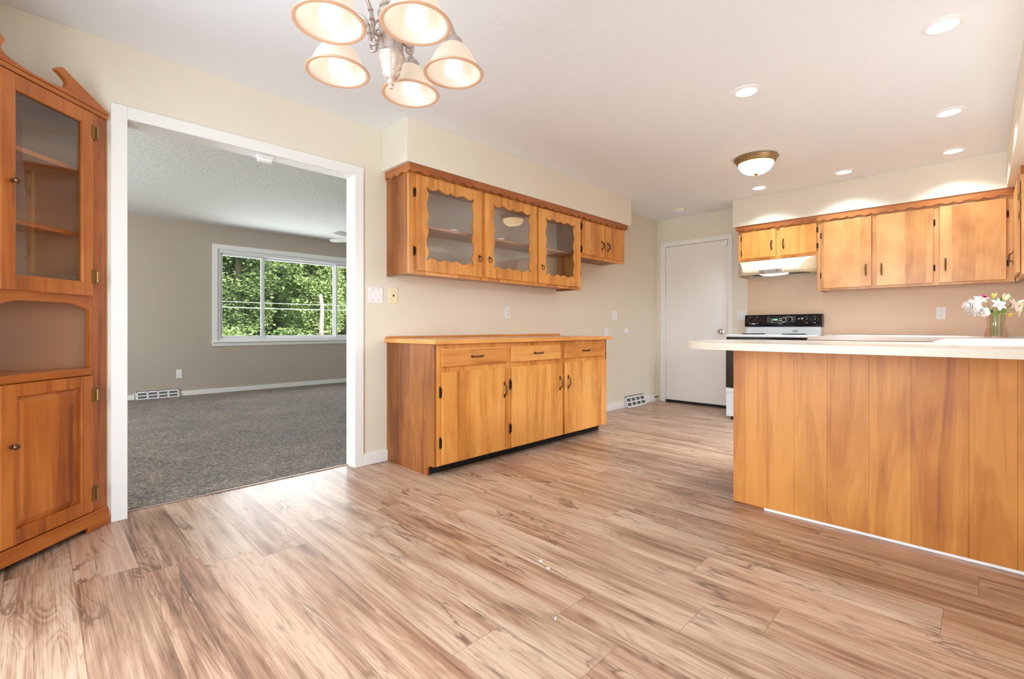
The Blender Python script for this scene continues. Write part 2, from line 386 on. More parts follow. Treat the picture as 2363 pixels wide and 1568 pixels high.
# planes: (a along wall, z, d out of wall) -> world
MA = lambda x0: (lambda a, z, d: (x0 + d, a, z))
MBk = lambda y0: (lambda a, z, d: (a, y0 - d, z))
MC = lambda x0: (lambda a, z, d: (x0 - d, a, z))
MLoc = lambda y0: (lambda a, z, d: (a, y0 + d, z))
def mbox(bm, F, a0, a1, z0, z1, d0, d1): return box(bm, F(a0, z0, d0), F(a1, z1, d1))
def pull(name, F, a, z, d, parent, mat='bronze', horiz=False, L=.132):
    """bow pull with spade-shaped end plates"""
    bm = bm_(); h = L / 2
    G = (lambda s, t, o: F(a + s, z + t, d + o)) if horiz else (lambda s, t, o: F(a + t, z + s, d + o))
    for sg in (-1, 1):
        pts = [(sg * (h - .002), 0), (sg * (h - .014), .0075), (sg * (h - .024), .009), (sg * (h - .031), .004), (sg * (h - .031), -.004), (sg * (h - .024), -.009), (sg * (h - .014), -.0075)]
        prism(bm, pts, lambda p, q, o: G(p, q, o), 0, .003)
        pts2 = [(sg * (h - .019) + .004 * math.cos(k), .004 * math.sin(k)) for k in [i * math.pi / 4 for i in range(8)]]
        prism(bm, pts2, lambda p, q, o: G(p, q, o), .003, .005)
    sp = spline([G(-h + .026, 0, .003), G(-h + .034, 0, .012), G(-h * .35, 0, .024), G(h * .35, 0, .024), G(h - .034, 0, .012), G(h - .026, 0, .003)], 5)
    n = len(sp); tube(bm, sp, [.0035 + .0025 * math.sin(math.pi * i / (n - 1)) for i in range(n)], 8)
    return mk(name, bm, mat, parent, smooth=True)
def hinge(F, a, z, d, parent, side=1, L=.06, mat='iron'):
    bm = bm_(); h = L / 2
    pts = [(-.006, -h * .72), (0, -h), (.006, -h * .72), (.006, h * .72), (0, h), (-.006, h * .72)]
    prism(bm, pts, lambda p, q, o: F(a + p, z + q, d + o), -.003, .004)
    tube(bm, [F(a + side * .004, z - h * .66, d + .007), F(a + side * .004, z + h * .66, d + .007)], .0045, 8)
    return mk('hinge', bm, mat, parent)
def scal(t, amp=1., crest=.94):
    """bracket scallop: cusp 1 at t=0 and 1, troughs 0, soft crest between"""
    t = t % 1.; u = min(t, 1 - t)
    if u < .2: return amp * ((.2 - u) / .2) ** 1.6
    return amp * crest * (1 - math.cos(math.pi * (u - .2) / .3)) / 2
def valance(name, F, a0, a1, ztop, zc, amp, a_c, pitch, d0, d1, parent, mat='val', n=14):
    ts = []
    k0 = math.floor((a0 - a_c) / pitch); a = []
    for k in range(k0, k0 + int((a1 - a0) / pitch) + 3):
        for i in range(n):
            q = a_c + pitch * (k + i / n)
            if a0 < q < a1: a.append(q)
    a = [a0] + a + [a1]
    low = [(q, zc - amp + scal((q - a_c) / pitch, amp)) for q in a]
    bm = bm_(); F0 = []; F1 = []
    for (q, z) in low:
        F0.append((bm.verts.new(F(q, z, d0)), bm.verts.new(F(q, ztop, d0)))); F1.append((bm.verts.new(F(q, z, d1)), bm.verts.new(F(q, ztop, d1))))
    for i in range(len(low) - 1):
        for A in (F0, F1): bm.faces.new((A[i][0], A[i + 1][0], A[i + 1][1], A[i][1]))
        bm.faces.new((F0[i][0], F0[i + 1][0], F1[i + 1][0], F1[i][0])); bm.faces.new((F0[i][1], F0[i + 1][1], F1[i + 1][1], F1[i][1]))
    for i in (0, -1): bm.faces.new((F0[i][0], F0[i][1], F1[i][1], F1[i][0]))
    return mk(name, bm, mat, parent)

# ---------------------------------------------------------------- dimensions
YB = 5.938; CE = 2.44; XC = 3.62; YD = -.52; XL = -5.069; CL = 2.544; SZ = 2.133
O0, O1, OH = .326, 1.569, 2.057          # opening in the left wall
WT = .101

# ---------------------------------------------------------------- room shell
bm = bm_(); uvs = []; pids = []
PW = .1935; PL = 1.285; Y0 = .1
known = {-1: .447, 0: .675, 1: .76, 2: .855, 3: .945, 4: .72, 5: 1.049, 6: 2.103, 7: 2.437, 8: 1.347, 9: 1.015, 10: 1.75, 11: 1.19, 12: 1.837, 13: 2.579}
rf = random.Random(3)
for k in range(-4, 31):
    ya = Y0 + k * PW; yb = ya + PW
    if yb < YD or ya > YB: continue
    j = known.get(k, rf.uniform(0, PL)); x = j
    while x > -WT: x -= PL
    while x < XC:
        xa, xb = x, x + PL; ca, cb = max(xa, -WT), min(xb, XC); da, db = max(ya, YD), min(yb, YB)
        if cb > ca:
            inside = (O0 - .02 < (da + db) / 2 < O1 + .02)
            if ca < 0 and not inside: ca = 0.
            q = [bm.verts.new((px, py, 0)) for px, py in ((ca, da), (cb, da), (cb, db), (ca, db))]
            bm.faces.new(q); pids.append((rf.random(), rf.random(), rf.random()))
            uvs.append([(p.co.x - xa, p.co.y - ya, p.co.x - xa, xb - p.co.x) for p in q])
        x += PL
fo = struct('floor', bm, 'floor', keep=True)
me = fo.data
me.uv_layers.new(name='UVMap'); me.uv_layers.new(name='edge'); me.color_attributes.new('pid', 'FLOAT_COLOR', 'CORNER')
u1 = me.uv_layers['UVMap']; u2 = me.uv_layers['edge']; ca = me.color_attributes['pid']
for p in me.polygons:
    for li, uv in zip(p.loop_indices, uvs[p.index]):
        u1.data[li].uv = uv[:2]; u2.data[li].uv = uv[2:]; ca.data[li].color = pids[p.index] + (1,)
struct('ceiling', box(bm_(), (-WT, YD, CE), (XC + .1, YB + .1, CE + .12)), 'ceil')
bm = bm_()
box(bm, (-WT, YD - .1, 0), (0, O0 - .016, CE)); box(bm, (-WT, O1 + .016, 0), (0, YB + .1, CE)); box(bm, (-WT, O0 - .016, OH + .016), (0, O1 + .016, CE))
struct('wall_left', bm, 'wall')
bm = bm_(); DX0, DX1, DH = .135, .941, 2.066
box(bm, (0, YB, 0), (DX0 - .02, YB + .1, CE)); box(bm, (DX1 + .02, YB, 0), (XC + .1, YB + .1, CE)); box(bm, (DX0 - .02, YB, DH + .02), (DX1 + .02, YB + .1, CE))
struct('wall_back', bm, 'wall')
bm = bm_(); KY0, KY1, KZ0, KZ1 = 3.1, 4.4, 1.05, 1.95
box(bm, (XC, YD - .1, 0), (XC + .1, KY0, CE)); box(bm, (XC, KY1, 0), (XC + .1, YB, CE)); box(bm, (XC, KY0, 0), (XC + .1, KY1, KZ0)); box(bm, (XC, KY0, KZ1), (XC + .1, KY1, CE))
struct('wall_right', bm, 'wall')
bm = bm_()
for a, b in ((KY0, KY0 + .05), (3.725, 3.775), (KY1 - .05, KY1)): box(bm, (XC + .03, a, KZ0), (XC + .08, b, KZ1))
box(bm, (XC + .03, KY0, KZ0), (XC + .08, KY1, KZ0 + .05)); box(bm, (XC + .03, KY0, KZ1 - .05), (XC + .08, KY1, KZ1))
wk = struct('added_window_right', bm, 'vinyl'); mk('pane', box(bm_(), (XC + .05, KY0 + .05, KZ0 + .05), (XC + .054, KY1 - .05, KZ1 - .05)), 'pane', wk)  # unseen window over the sink, added as a daylight source
PX0, PX1, PZ = 1.0, 2.9, 2.08
bm = bm_()
box(bm, (0, YD - .1, 0), (PX0, YD, CE)); box(bm, (PX1, YD - .1, 0), (XC, YD, CE)); box(bm, (PX0, YD - .1, PZ), (PX1, YD, CE))
struct('wall_front', bm, 'wall')
# unseen patio door behind the camera, added to let daylight in
bm = bm_()
for a, b in ((PX0, PX0 + .06), (1.92, 1.98), (PX1 - .06, PX1)): box(bm, (a, YD - .08, 0), (b, YD - .03, PZ))
box(bm, (PX0, YD - .08, 0), (PX1, YD - .03, .06)); box(bm, (PX0, YD - .08, PZ - .06), (PX1, YD - .03, PZ))
pd = struct('added_patio_door', bm, 'vinyl')
mk('pane', box(bm_(), (PX0 + .06, YD - .058, .06), (1.92, YD - .052, PZ - .06)), 'pane', pd); mk('pane', box(bm_(), (1.98, YD - .058, .06), (PX1 - .06, YD - .052, PZ - .06)), 'pane', pd)
# backsplash
struct('wall_back_splash', box(bm_(), (1.168, YB - .003, .907), (1.935, YB, 1.74)), 'wall_b')
struct('wall_back_splash_right', box(bm_(), (1.936, YB - .003, .907), (XC, YB, 1.40)), 'wall_b')
# soffits
struct('trim_soffit_left', box(bm_(), (0, 1.783, SZ), (.34, 4.711, CE)), 'wall', bev=.004)
struct('trim_soffit_back', box(bm_(), (1.121, YB - .346, SZ), (XC, YB, CE)), 'wall', bev=.004)
struct('trim_soffit_right', box(bm_(), (3.281, 2.4, SZ), (XC, YB - .346, CE)), 'wall', bev=.004)
# opening casing and jambs
bm = bm_(); cw = .066
for x0, x1 in ((0, .015), (-WT - .015, -WT)):
    box(bm, (x0, O0 - cw, 0), (x1, O0, OH + cw)); box(bm, (x0, O1, 0), (x1, O1 + cw, OH + cw)); box(bm, (x0, O0, OH), (x1, O1, OH + cw))
box(bm, (-WT, O0 - .016, 0), (0, O0, OH)); box(bm, (-WT, O1, 0), (0, O1 + .016, OH)); box(bm, (-WT, O0 - .016, OH), (0, O1 + .016, OH + .016))
struct('trim_1', bm, 'trim', bev=.002)
struct('trim_2', box(bm_(), (-WT - .022, O0, 0), (-WT + .006, O1, .006)), 'nickel', bev=.002)
# baseboards
def base(name, pts, d, h=.084, mat='trim'):
    bm = bm_()
    for a, b in pts: box(bm, a, b)
    return struct(name, bm, mat, bev=.004)
base('baseboard_left', [((0, O1 + cw, 0), (.014, 1.836, .084)), ((0, 3.84, 0), (.014, 5.09, .082)), ((0, 5.58, 0), (.014, 5.915, .082)), ((0, .232, 0), (.014, O0 - cw, .084))], 0)
base('baseboard_back', [((1.0, YB - .014, 0), (1.16, YB, .08))], 0)

# living room
struct('floor_carpet', box(bm_(), (XL, -2.2, -.1), (-WT - .01, 6.2, .008)), 'carpet')
struct('ceiling_living', box(bm_(), (XL - .1, -2.2, CL), (-WT, 6.2, CL + .1)), 'ceil_living')
WY0, WY1, WZ0, WZ1 = 1.92, 4.43, .79, 2.19
bm = bm_()
box(bm, (XL - .12, -2.2, -.6), (XL, WY0, CL)); box(bm, (XL - .12, WY1, -.6), (XL, 6.2, CL)); box(bm, (XL - .12, WY0, -.6), (XL, WY1, WZ0)); box(bm, (XL - .12, WY0, WZ1), (XL, WY1, CL))
struct('wall_living_back', bm, 'wall_living')
bm = bm_(); box(bm, (XL, -2.3, 0), (-3.7, -2.2, CL)); box(bm, (-1.5, -2.3, 0), (-WT, -2.2, CL)); box(bm, (-3.7, -2.3, 0), (-1.5, -2.2, .8)); box(bm, (-3.7, -2.3, 2.2), (-1.5, -2.2, CL))
struct('wall_living_left', bm, 'wall_living')
bm = bm_()
for a, b in ((-3.7, -3.64), (-2.63, -2.57), (-1.56, -1.5)): box(bm, (a, -2.28, .8), (b, -2.22, 2.2))
box(bm, (-3.7, -2.28, .8), (-1.5, -2.22, .86)); box(bm, (-3.7, -2.28, 2.14), (-1.5, -2.22, 2.2)); w2 = struct('added_window_living_side', bm, 'vinyl')  # unseen side window, added so more daylight reaches the living room
mk('pane', box(bm_(), (-3.64, -2.252, .86), (-1.56, -2.248, 2.14)), 'pane', w2)
struct('wall_living_right', box(bm_(), (XL, 6.2, 0), (-WT, 6.3, CL)), 'wall_living')
bm = bm_()
box(bm, (-WT - .004, -2.2, 0), (-WT - .0005, O0 - cw, CL)); box(bm, (-WT - .004, O1 + cw, 0), (-WT - .0005, 6.2, CL)); box(bm, (-WT - .004, O0 - cw, OH + cw), (-WT - .0005, O1 + cw, CL))
struct('wall_living_front', bm, 'wall_living')
bm = bm_(); box(bm, (XL, -2.2, 0), (XL + .014, .93, .075)); box(bm, (XL, 1.44, 0), (XL + .014, 6.2, .075))
struct('baseboard_living', bm, 'trim', bev=.004)
# living room window
bm = bm_(); X = XL
c0, c1 = 1.852, 4.498
box(bm, (X, c0, WZ0 - .006), (X + .018, WY0, 2.262)); box(bm, (X, WY1, WZ0 - .006), (X + .018, c1, 2.262)); box(bm, (X, WY0, WZ1), (X + .018, WY1, 2.262))
wd = struct('window_1', bm, 'trim', bev=.004)
mk('sill', box(bm_(), (X - .06, c0 - .012, WZ0 - .022), (X + .045, c1 + .012, WZ0)), 'trim', wd, .004)
mk('apron', box(bm_(), (X, c0, .713), (X + .014, c1, WZ0 - .022)), 'trim', wd, .003)
bm = bm_()
box(bm, (X - .1, WY0 + .0005, WZ0), (X + .004, WY0 + .035, WZ1)); box(bm, (X - .1, WY1 - .035, WZ0), (X + .004, WY1, WZ1)); box(bm, (X - .1, WY0 + .035, WZ1 - .055), (X + .004, WY1 - .035, WZ1)); box(bm, (X - .1, WY0 + .035, WZ0), (X + .004, WY1 - .035, WZ0 + .04))
mk('frame', bm, 'vinyl', wd, .003)
def sash(y0, y1, xo, nm='sash', fw=.036):
    bm = bm_(); z0, z1 = WZ0 + .04, WZ1 - .055
    box(bm, (xo, y0, z0), (xo + .028, y0 + fw, z1)); box(bm, (xo, y1 - fw, z0), (xo + .028, y1, z1)); box(bm, (xo, y0 + fw, z0), (xo + .028, y1 - fw, z0 + fw)); box(bm, (xo, y0 + fw, z1 - fw), (xo + .028, y1 - fw, z1))
    s = mk(nm, bm, 'vinyl', wd, .003)
    mk('pane', box(bm_(), (xo + .011, y0 + fw, z0 + fw), (xo + .015, y1 - fw, z1 - fw)), 'pane', s)
    return s
s1 = sash(WY0 + .035, 2.572, X - .052); sash(2.562, 3.782, X - .084); s3 = sash(3.772, WY1 - .035, X - .052)
mk('latch', box(bm_(), (X - .026, 2.545, 1.0), (X - .012, 2.562, 1.06)), 'plastic', s1, .003)

# door in the back wall
F = MBk(YB)
bm = bm_()
mbox(bm, F, .064, DX0 - .004, 0, DH + .062, 0, .014); mbox(bm, F, DX1 + .004, .998, 0, DH + .062, 0, .014); mbox(bm, F, DX0 - .004, DX1 + .004, DH + .006, DH + .062, 0, .014)
box(bm, (DX0 - .02, YB, 0), (DX0 - .004, YB + .1, DH + .02)); box(bm, (DX1 + .004, YB, 0), (DX1 + .02, YB + .1, DH + .02)); box(bm, (DX0 - .004, YB, DH + .006), (DX1 + .004, YB + .1, DH + .02))
struct('trim_3', bm, 'trim', bev=.003)
dr = struct('door_1', box(bm_(), (DX0, YB - .002, .036), (DX1, YB + .038, DH)), 'door', bev=.002)
struct('door_gap_shadow', box(bm_(), (DX0, YB + .002, 0), (DX1, YB + .1, .034)), 'black')  # black block standing for the shade in the gap under the door
for z in (1.804, 1.056, .308):
    bm = bm_(); tube(bm, [(.126, YB - .012, z - .05), (.126, YB - .012, z + .05)], .008, 10); box(bm, (.110, YB - .016, z - .05), (.126, YB - .0145, z + .05))
    mk('hinge', bm, 'trim', dr)
bm = bm_(); lathe(bm, [(.0, .0), (.032, .0), (.032, .006), (.012, .012), (.011, .03), (.024, .038), (.029, .05), (.026, .062), (.014, .068), (0, .069)], (.866, YB - .002, .942), 28, axis='-y'); mk('knob', bm, 'chrome', dr, smooth=True)
bm = bm_(); box(bm, (.905, YB - .022, 1.99), (.94, YB - .002, 2.06)); mk('catch', bm, 'plastic', dr, .003)
bm = bm_(); lathe(bm, [(0, 0), (.016, 0), (.016, .006), (.007, .01), (.006, .045), (.011, .048), (.011, .06), (0, .062)], (.026, 5.916, .06), 14, axis='-y')
tag(mk('door_stop', bm, 'brass', loc=(.026, 5.916, .06), smooth=True), 'small brass door stop low in the corner left of the white door', 'door stop')

# ---------------------------------------------------------------- corner cabinet (local: x along front, y out of front)
cc = thing('corner_cabinet', 'knotty pine corner cabinet with glazed upper door and arched open niche', 'cabinet', (0, .255, 0), R(-45), local=True)
C = .545; CW = 2 * C; F = MLoc(0)
s0, s1_ = .014, CW - .014
bm = bm_()
for a, b in ((s0, .107), (CW - .107, s1_)): mbox(bm, F, a, b, .02, 2.05, -.022, 0)
mbox(bm, F, C - .02, C + .02, 1.10, 2.0, -.022, 0); mbox(bm, F, C - .02, C + .02, .10, .76, -.022, 0)
mbox(bm, F, .107, CW - .107, 1.975, 2.05, -.022, 0); mbox(bm, F, .107, CW - .107, .06, .16, -.022, 0); mbox(bm, F, .107, CW - .107, .752, .774, -.022, 0)
mk('face_frame', bm, 'pine', cc, .002)
def tri(z0, z1, ins=.012, front=-.022):
    return prism(bm_(), [(.03 + ins, front), (CW - .03 - ins, front), (C, -C + .02 + ins)], lambda a, b, d: (a, b, d), z0, z1)
mk('top_panel', tri(2.03, 2.045), 'pine_in', cc)
for z in (1.726, 1.418): mk('shelf', prism(bm_(), [(.11, -.035), (CW - .11, -.035), (C, -C + .05)], lambda a, b, d: (a, b, d), z, z + .02), 'pine_h', cc)
mk('shelf', tri(1.115, 1.135), 'pine_in', cc)
mk('niche_shelf', prism(bm_(), [(.05, -.03), (.107, -.03), (.107, .006), (CW - .107, .006), (CW - .107, -.03), (CW - .05, -.03), (C, -C + .04)], lambda a, b, d: (a, b, d), .755, .789), 'pine_h', cc, .003)
mk('shelf', tri(.10, .12), 'pine_in', cc)
for sg in (1, -1):
    q = (lambda x: x) if sg == 1 else (lambda x: CW - x)
    bm = prism(bm_(), [(q(.03), -.024), (q(C), -C + .006), (q(C), -C + .018), (q(.047), -.024)], lambda a, b, d: (a, b, d), .02, 2.04)
    mk('back_panel', bm, 'pine_in', cc)
# arched valance of the niche, one arch per half
bm = bm_(); pts = []
for sg in (1, -1):
    seg = []
    for i in range(0, 25):
        t = i / 24; a = .107 + t * (C - .107)
        e = min(t, 1 - t) / .30
        z = 1.062 + .036 * (1 if e >= 1 else (1 - (1 - e) ** 2)) - (.0 if t < .5 else 0)
        seg.append((a if sg == 1 else CW - a, z))
    pts += seg if sg == 1 else seg[::-1]
prism(bm, [(CW - .107, 1.145), (.107, 1.145)] + pts, lambda a, b, d: (a, d, b), -.022, -.001)
mk('arched_valance', bm, 'pine_h', cc)
# pediment
half = [(.012, 2.05), (.012, 2.061), (.253, 2.161), (.262, 2.158), (.272, 2.15), (.281, 2.141), (.284, 2.132), (.267, 2.127), (.249, 2.117), (.236, 2.108), (.231, 2.098), (.235, 2.084), (.245, 2.074), (.263, 2.068), (.308, 2.061), (.383, 2.06), (.436, 2.066), (.478, 2.072), (.495, 2.077), (.503, 2.082), (.511, 2.09), (.513, 2.097), (.513, 2.109), (.509, 2.114), (.503, 2.119), (.501, 2.127), (.502, 2.134), (.505, 2.14), (.512, 2.147), (.525, 2.153), (C, 2.155)]
bm = prism(bm_(), half + [(CW - a, z) for a, z in half[-2::-1]], lambda a, b, d: (a, d, b), -.014, .010)
mk('pediment', bm, 'pine_h', cc, .002)
mk('cornice', mbox(bm_(), F, .014, CW - .014, 2.026, 2.049, 0, .008), 'pine_h', cc, .004)
# plinth with cut-out foot
pl = [(.012, 0), (.134, 0), (.134, .026), (CW - .134, .026), (CW - .134, 0), (CW - .012, 0), (CW - .012, .04), (CW - .02, .075), (CW - .026, .092), (.026, .092), (.02, .075), (.012, .04)]
mk('plinth', prism(bm_(), pl, lambda a, b, d: (a, d, b), .0005, .018), 'pine_h', cc, .004)
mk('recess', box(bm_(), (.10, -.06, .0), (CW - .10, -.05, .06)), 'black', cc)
def frame_door(a0, a1, z0, z1, fa, fz0, fz1, parent, mat='pine'):
    bm = bm_()
    mbox(bm, F, a0, a0 + fa, z0, z1, .001, .020); mbox(bm, F, a1 - fa, a1, z0, z1, .001, .020)
    mbox(bm, F, a0 + fa, a1 - fa, z0, z0 + fz0, .001, .0195); mbox(bm, F, a0 + fa, a1 - fa, z1 - fz1, z1, .001, .0195)
    return mk('door', bm, mat, parent, .003)
def cknob(a, z, d, parent):
    bm = bm_(); lathe(bm, [(0, 0), (.008, 0), (.006, .012), (.011, .018), (.0125, .024), (.009, .03), (0, .031)], F(a, z, d), 16, axis='y'); mk('knob', bm, 'bronze', parent, smooth=True)
def chinge(a, z, parent, sg):
    bm = bm_(); mbox(bm, F, a - .018, a + .018, z - .033, z + .033, -.0005, .0225)
    o = mk('hinge', bm, 'brass', parent)
    bm = bm_(); tube(bm, [F(a - sg * .009, z - .026, .026), F(a - sg * .009, z + .026, .026)], .005, 8); mk('knuckle', bm, 'brass', o, smooth=True)
for sg in (1, -1):
    q = (lambda a, b: (a, b)) if sg == 1 else (lambda a, b: (CW - b, CW - a))
    a0, a1 = q(.112, .525)
    d = frame_door(a0, a1, 1.136, 2.016, .057, .065, .065, cc)
    g0, g1 = q(.165, .469); mk('pane', mbox(bm_(), F, g0, g1, 1.198, 1.954, .006, .009), 'cabglass', d)
    kx = .485 if sg == 1 else CW - .485; cknob(kx, 1.577, .02, d)
    hx = .104 if sg == 1 else CW - .104
    for z in (1.93, 1.23): chinge(hx, z, d, sg)
    d = frame_door(a0, a1, .098, .752, .062, .062, .052, cc)
    p0, p1 = q(.174, .465)
    bm = bm_(); F2 = lambda a, z, dd: F(a, z, dd)
    o_ = [(p0, .158), (p1, .158), (p1, .702), (p0, .702)]; i_ = [(p0 + .03, .19), (p1 - .03, .19), (p1 - .03, .672), (p0 + .03, .672)]
    vo = [bm.verts.new(F(a, z, .006)) for a, z in o_]; vi = [bm.verts.new(F(a, z, .0165)) for a, z in i_]
    for k in range(4): bm.faces.new((vo[k], vo[(k + 1) % 4], vi[(k + 1) % 4], vi[k]))
    bm.faces.new(vi)
    mk('raised_panel', bm, 'pine', d)
    kx = .488 if sg == 1 else CW - .488; cknob(kx, .502, .02, d)
    for z in (.658, .18): chinge(hx, z, d, sg)

# ---------------------------------------------------------------- sideboard on the left wall
sb = thing('sideboard', 'honey maple base cabinet with three drawers and doors against the left wall', 'cabinet', (.0, 2.83, 0))
F = MA(.594)
bm = bm_()
side = [(.002, 0), (.513, 0), (.513, .035), (.52, .052), (.535, .066), (.594, .070), (.594, .875), (.002, .875)]
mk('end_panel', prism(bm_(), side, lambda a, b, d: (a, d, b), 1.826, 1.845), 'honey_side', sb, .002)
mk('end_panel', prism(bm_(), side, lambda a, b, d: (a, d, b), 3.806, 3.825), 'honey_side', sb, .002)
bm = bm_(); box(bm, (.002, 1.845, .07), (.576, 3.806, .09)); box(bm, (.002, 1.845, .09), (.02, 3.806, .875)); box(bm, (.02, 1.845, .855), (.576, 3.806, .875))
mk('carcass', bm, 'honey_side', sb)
bm = bm_()
for a, b in ((1.845, 1.895), (2.468, 2.545), (3.13, 3.19), (3.776, 3.806)): mbox(bm, F, a, b, .07, .875, -.018, 0)
for z0, z1 in ((.07, .095), (.682, .735), (.835, .875)):
    for a, b in ((1.895, 2.468), (2.545, 3.13), (3.19, 3.776)): mbox(bm, F, a, b, z0, z1, -.018, 0)
mk('face_frame', bm, 'honey', sb)
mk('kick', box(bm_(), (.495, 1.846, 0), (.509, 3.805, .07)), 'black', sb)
mk('countertop', box(bm_(), (.002, 1.805, .876), (.634, 3.855, .907)), 'honey_h', sb, .003)
mk('splash_strip', prism(bm_(), [(1.81, .907), (3.845, .907), (3.835, .928), (1.82, .922)], lambda a, b, d: (d, a, b), .002, .02), 'honey_h', sb, .002)
for (a0, a1, hc) in ((1.879, 2.482, 2.184), (2.529, 3.116, 2.834), (3.171, 3.762, 3.478)):
    dw = mk('drawer', mbox(bm_(), F, a0, a1, .725, .845, .001, .019), 'honey_h', sb, .003); pull('handle', F, hc, .785, .019, dw, horiz=True)
for (a0, a1, ha, hz, hg) in ((1.881, 2.484, 2.45, .523, 1.873), (2.535, 3.142, 3.104, .519, 2.525), (3.177, 3.802, 3.215, .52, None)):
    d = mk('door', mbox(bm_(), F, a0, a1, .078, .689, .001, .019), 'honey', sb, .003); pull('handle', F, ha, hz, .019, d)
    if hg:
        for z in (.556, .221): hinge(F, hg, z, .003, d, 1, .08)
    else:
        for z in (.556, .221): hinge(F, 3.809, z, .003, d, -1, .08)

# ---------------------------------------------------------------- wall cabinets on the left wall
gc = thing('glass_wall_cabinet', 'honey maple wall cabinet with three scalloped glass doors under the left soffit', 'cabinet', (0, 2.82, 1.366))
F = MA(.281); Z0, Z1 = 1.366, SZ - .002
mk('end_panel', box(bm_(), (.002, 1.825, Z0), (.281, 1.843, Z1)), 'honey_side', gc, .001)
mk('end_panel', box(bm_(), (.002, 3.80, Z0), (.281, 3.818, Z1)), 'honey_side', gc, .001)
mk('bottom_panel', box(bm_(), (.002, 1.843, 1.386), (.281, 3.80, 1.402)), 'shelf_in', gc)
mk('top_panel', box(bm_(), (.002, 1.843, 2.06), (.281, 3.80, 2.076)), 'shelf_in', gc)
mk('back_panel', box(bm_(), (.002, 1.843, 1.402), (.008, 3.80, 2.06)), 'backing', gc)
mk('shelf', box(bm_(), (.009, 1.844, 1.714), (.255, 3.799, 1.732)), 'shelf_in', gc, .002)
bm = bm_()
for a, b in ((1.825, 1.90), (2.465, 2.55), (3.12, 3.20), (3.76, 3.818)): mbox(bm, F, a, b, Z0, Z1, 0, .019)
for a, b in ((1.90, 2.465), (2.55, 3.12), (3.20, 3.76)): mbox(bm, F, a, b, Z0, 1.404, 0, .019); mbox(bm, F, a, b, 2.04, Z1, 0, .019)
mk('face_frame', bm, 'honey', gc)
F = MA(.300)
valance('valance', F, 1.811, 3.82, Z1, 2.0885, .0175, 1.996, .1936, .019, .034, gc)
valance('valance', (lambda a, z, d: (a, 1.825 - d, z)), .002, .3188, Z1, 2.0885, .0175, .129, .1936, 0, .014, gc)
def scallop_door(a0, a1, z0, z1, g0, g1, h0, h1, parent, F):
    """frame door with a scalloped opening: two scallops on each side"""
    n = 48; amp = .0175
    def depth(t): return amp * (1 - scal(t, 1., 1.08))
    inner = []; outer = []
    side = [((g0, h0), (g1, h0), (0, 1)), ((g1, h0), (g1, h1), (-1, 0)), ((g1, h1), (g0, h1), (0, -1)), ((g0, h1), (g0, h0), (1, 0))]
    oc = [((a0, z0), (a1, z0)), ((a1, z0), (a1, z1)), ((a1, z1), (a0, z1)), ((a0, z1), (a0, z0))]
    for (p, q, nr), (op, oq) in zip(side, oc):
        for i in range(n):
            t = i / n
            w = min(1., min(t, 1 - t) / .06)
            dd = depth(t * 2) * w
            inner.append((p[0] + (q[0] - p[0]) * t + nr[0] * dd, p[1] + (q[1] - p[1]) * t + nr[1] * dd))
            outer.append((op[0] + (oq[0] - op[0]) * t, op[1] + (oq[1] - op[1]) * t))
    bm = bm_(); N = len(inner)
    L = [[bm.verts.new(F(a, z, d)) for a, z in lp] for lp in (inner, outer) for d in (.001, .019)]
    for i in range(N):
        j = (i + 1) % N
        bm.faces.new((L[1][i], L[1][j], L[3][j], L[3][i])); bm.faces.new((L[0][i], L[0][j], L[2][j], L[2][i]))
        bm.faces.new((L[0][i], L[0][j], L[1][j], L[1][i])); bm.faces.new((L[2][i], L[2][j], L[3][j], L[3][i]))
    d = mk('door', bm, 'honey', parent, .0015)
    mk('pane', mbox(bm_(), F, g0 - .012, g1 + .012, h0 - .012, h1 + .012, .004, .007), 'cabglass', d)
    return d
def ring_pull(F, a, z, d, parent):
    bm = bm_(); lathe(bm, [(0, 0), (.011, 0), (.009, .005), (.004, .011), (0, .012)], F(a, z + .016, d), 14, axis='x')
    ringp = [F(a + .016 * math.sin(k), z - .004 - .0185 * math.cos(k), d + .012 - .008 * math.cos(k) * .6) for k in [2 * math.pi * i / 20 for i in range(20)]]
    tube(bm, ringp, .0026, 6, closed=True); return mk('ring_pull', bm, 'iron', parent, smooth=True)
for (a0, a1, g0, g1, rp, hg, sd) in ((1.877, 2.485, 1.96, 2.409, 2.461, 1.866, 1), (2.530, 3.139, 2.612, 3.066, 2.569, 3.15, -1), (3.180, 3.79, 3.262, 3.703, 3.215, 3.805, -1)):
    d = scallop_door(a0, a1, 1.389, 2.066, g0, g1, 1.469, 1.992, gc, F)
    ring_pull(F, rp, 1.533, .019, d)
    if sd == 1:
        for z in (1.94, 1.527): hinge(F, hg, z, .003, d, 1, .07)
    else:
        for z in (1.99, 1.527): hinge(F, hg, z, .003, d, -1, .07)

sc2 = thing('wall_cabinet', 'short honey maple wall cabinet with two plain doors right of the glass cabinet', 'cabinet', (0, 4.22, 1.697))
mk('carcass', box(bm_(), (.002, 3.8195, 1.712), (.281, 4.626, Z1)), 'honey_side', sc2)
F = MA(.281); bm = bm_()
for a, b in ((3.8195, 3.85), (4.20, 4.25), (4.585, 4.626)): mbox(bm, F, a, b, 1.697, Z1, 0, .019)
for a, b in ((3.85, 4.20), (4.25, 4.585)): mbox(bm, F, a, b, 1.697, 1.735, 0, .019); mbox(bm, F, a, b, 2.04, Z1, 0, .019)
mk('face_frame', bm, 'honey', sc2)
F = MA(.300)
valance('valance', F, 3.8205, 4.640, Z1, 2.0885, .0175, 1.996, .1936, .019, .034, sc2)
valance('valance', (lambda a, z, d: (a, 4.626 + d, z)), .002, .318, Z1, 2.0885, .0175, .129, .1936, 0, .014, sc2)
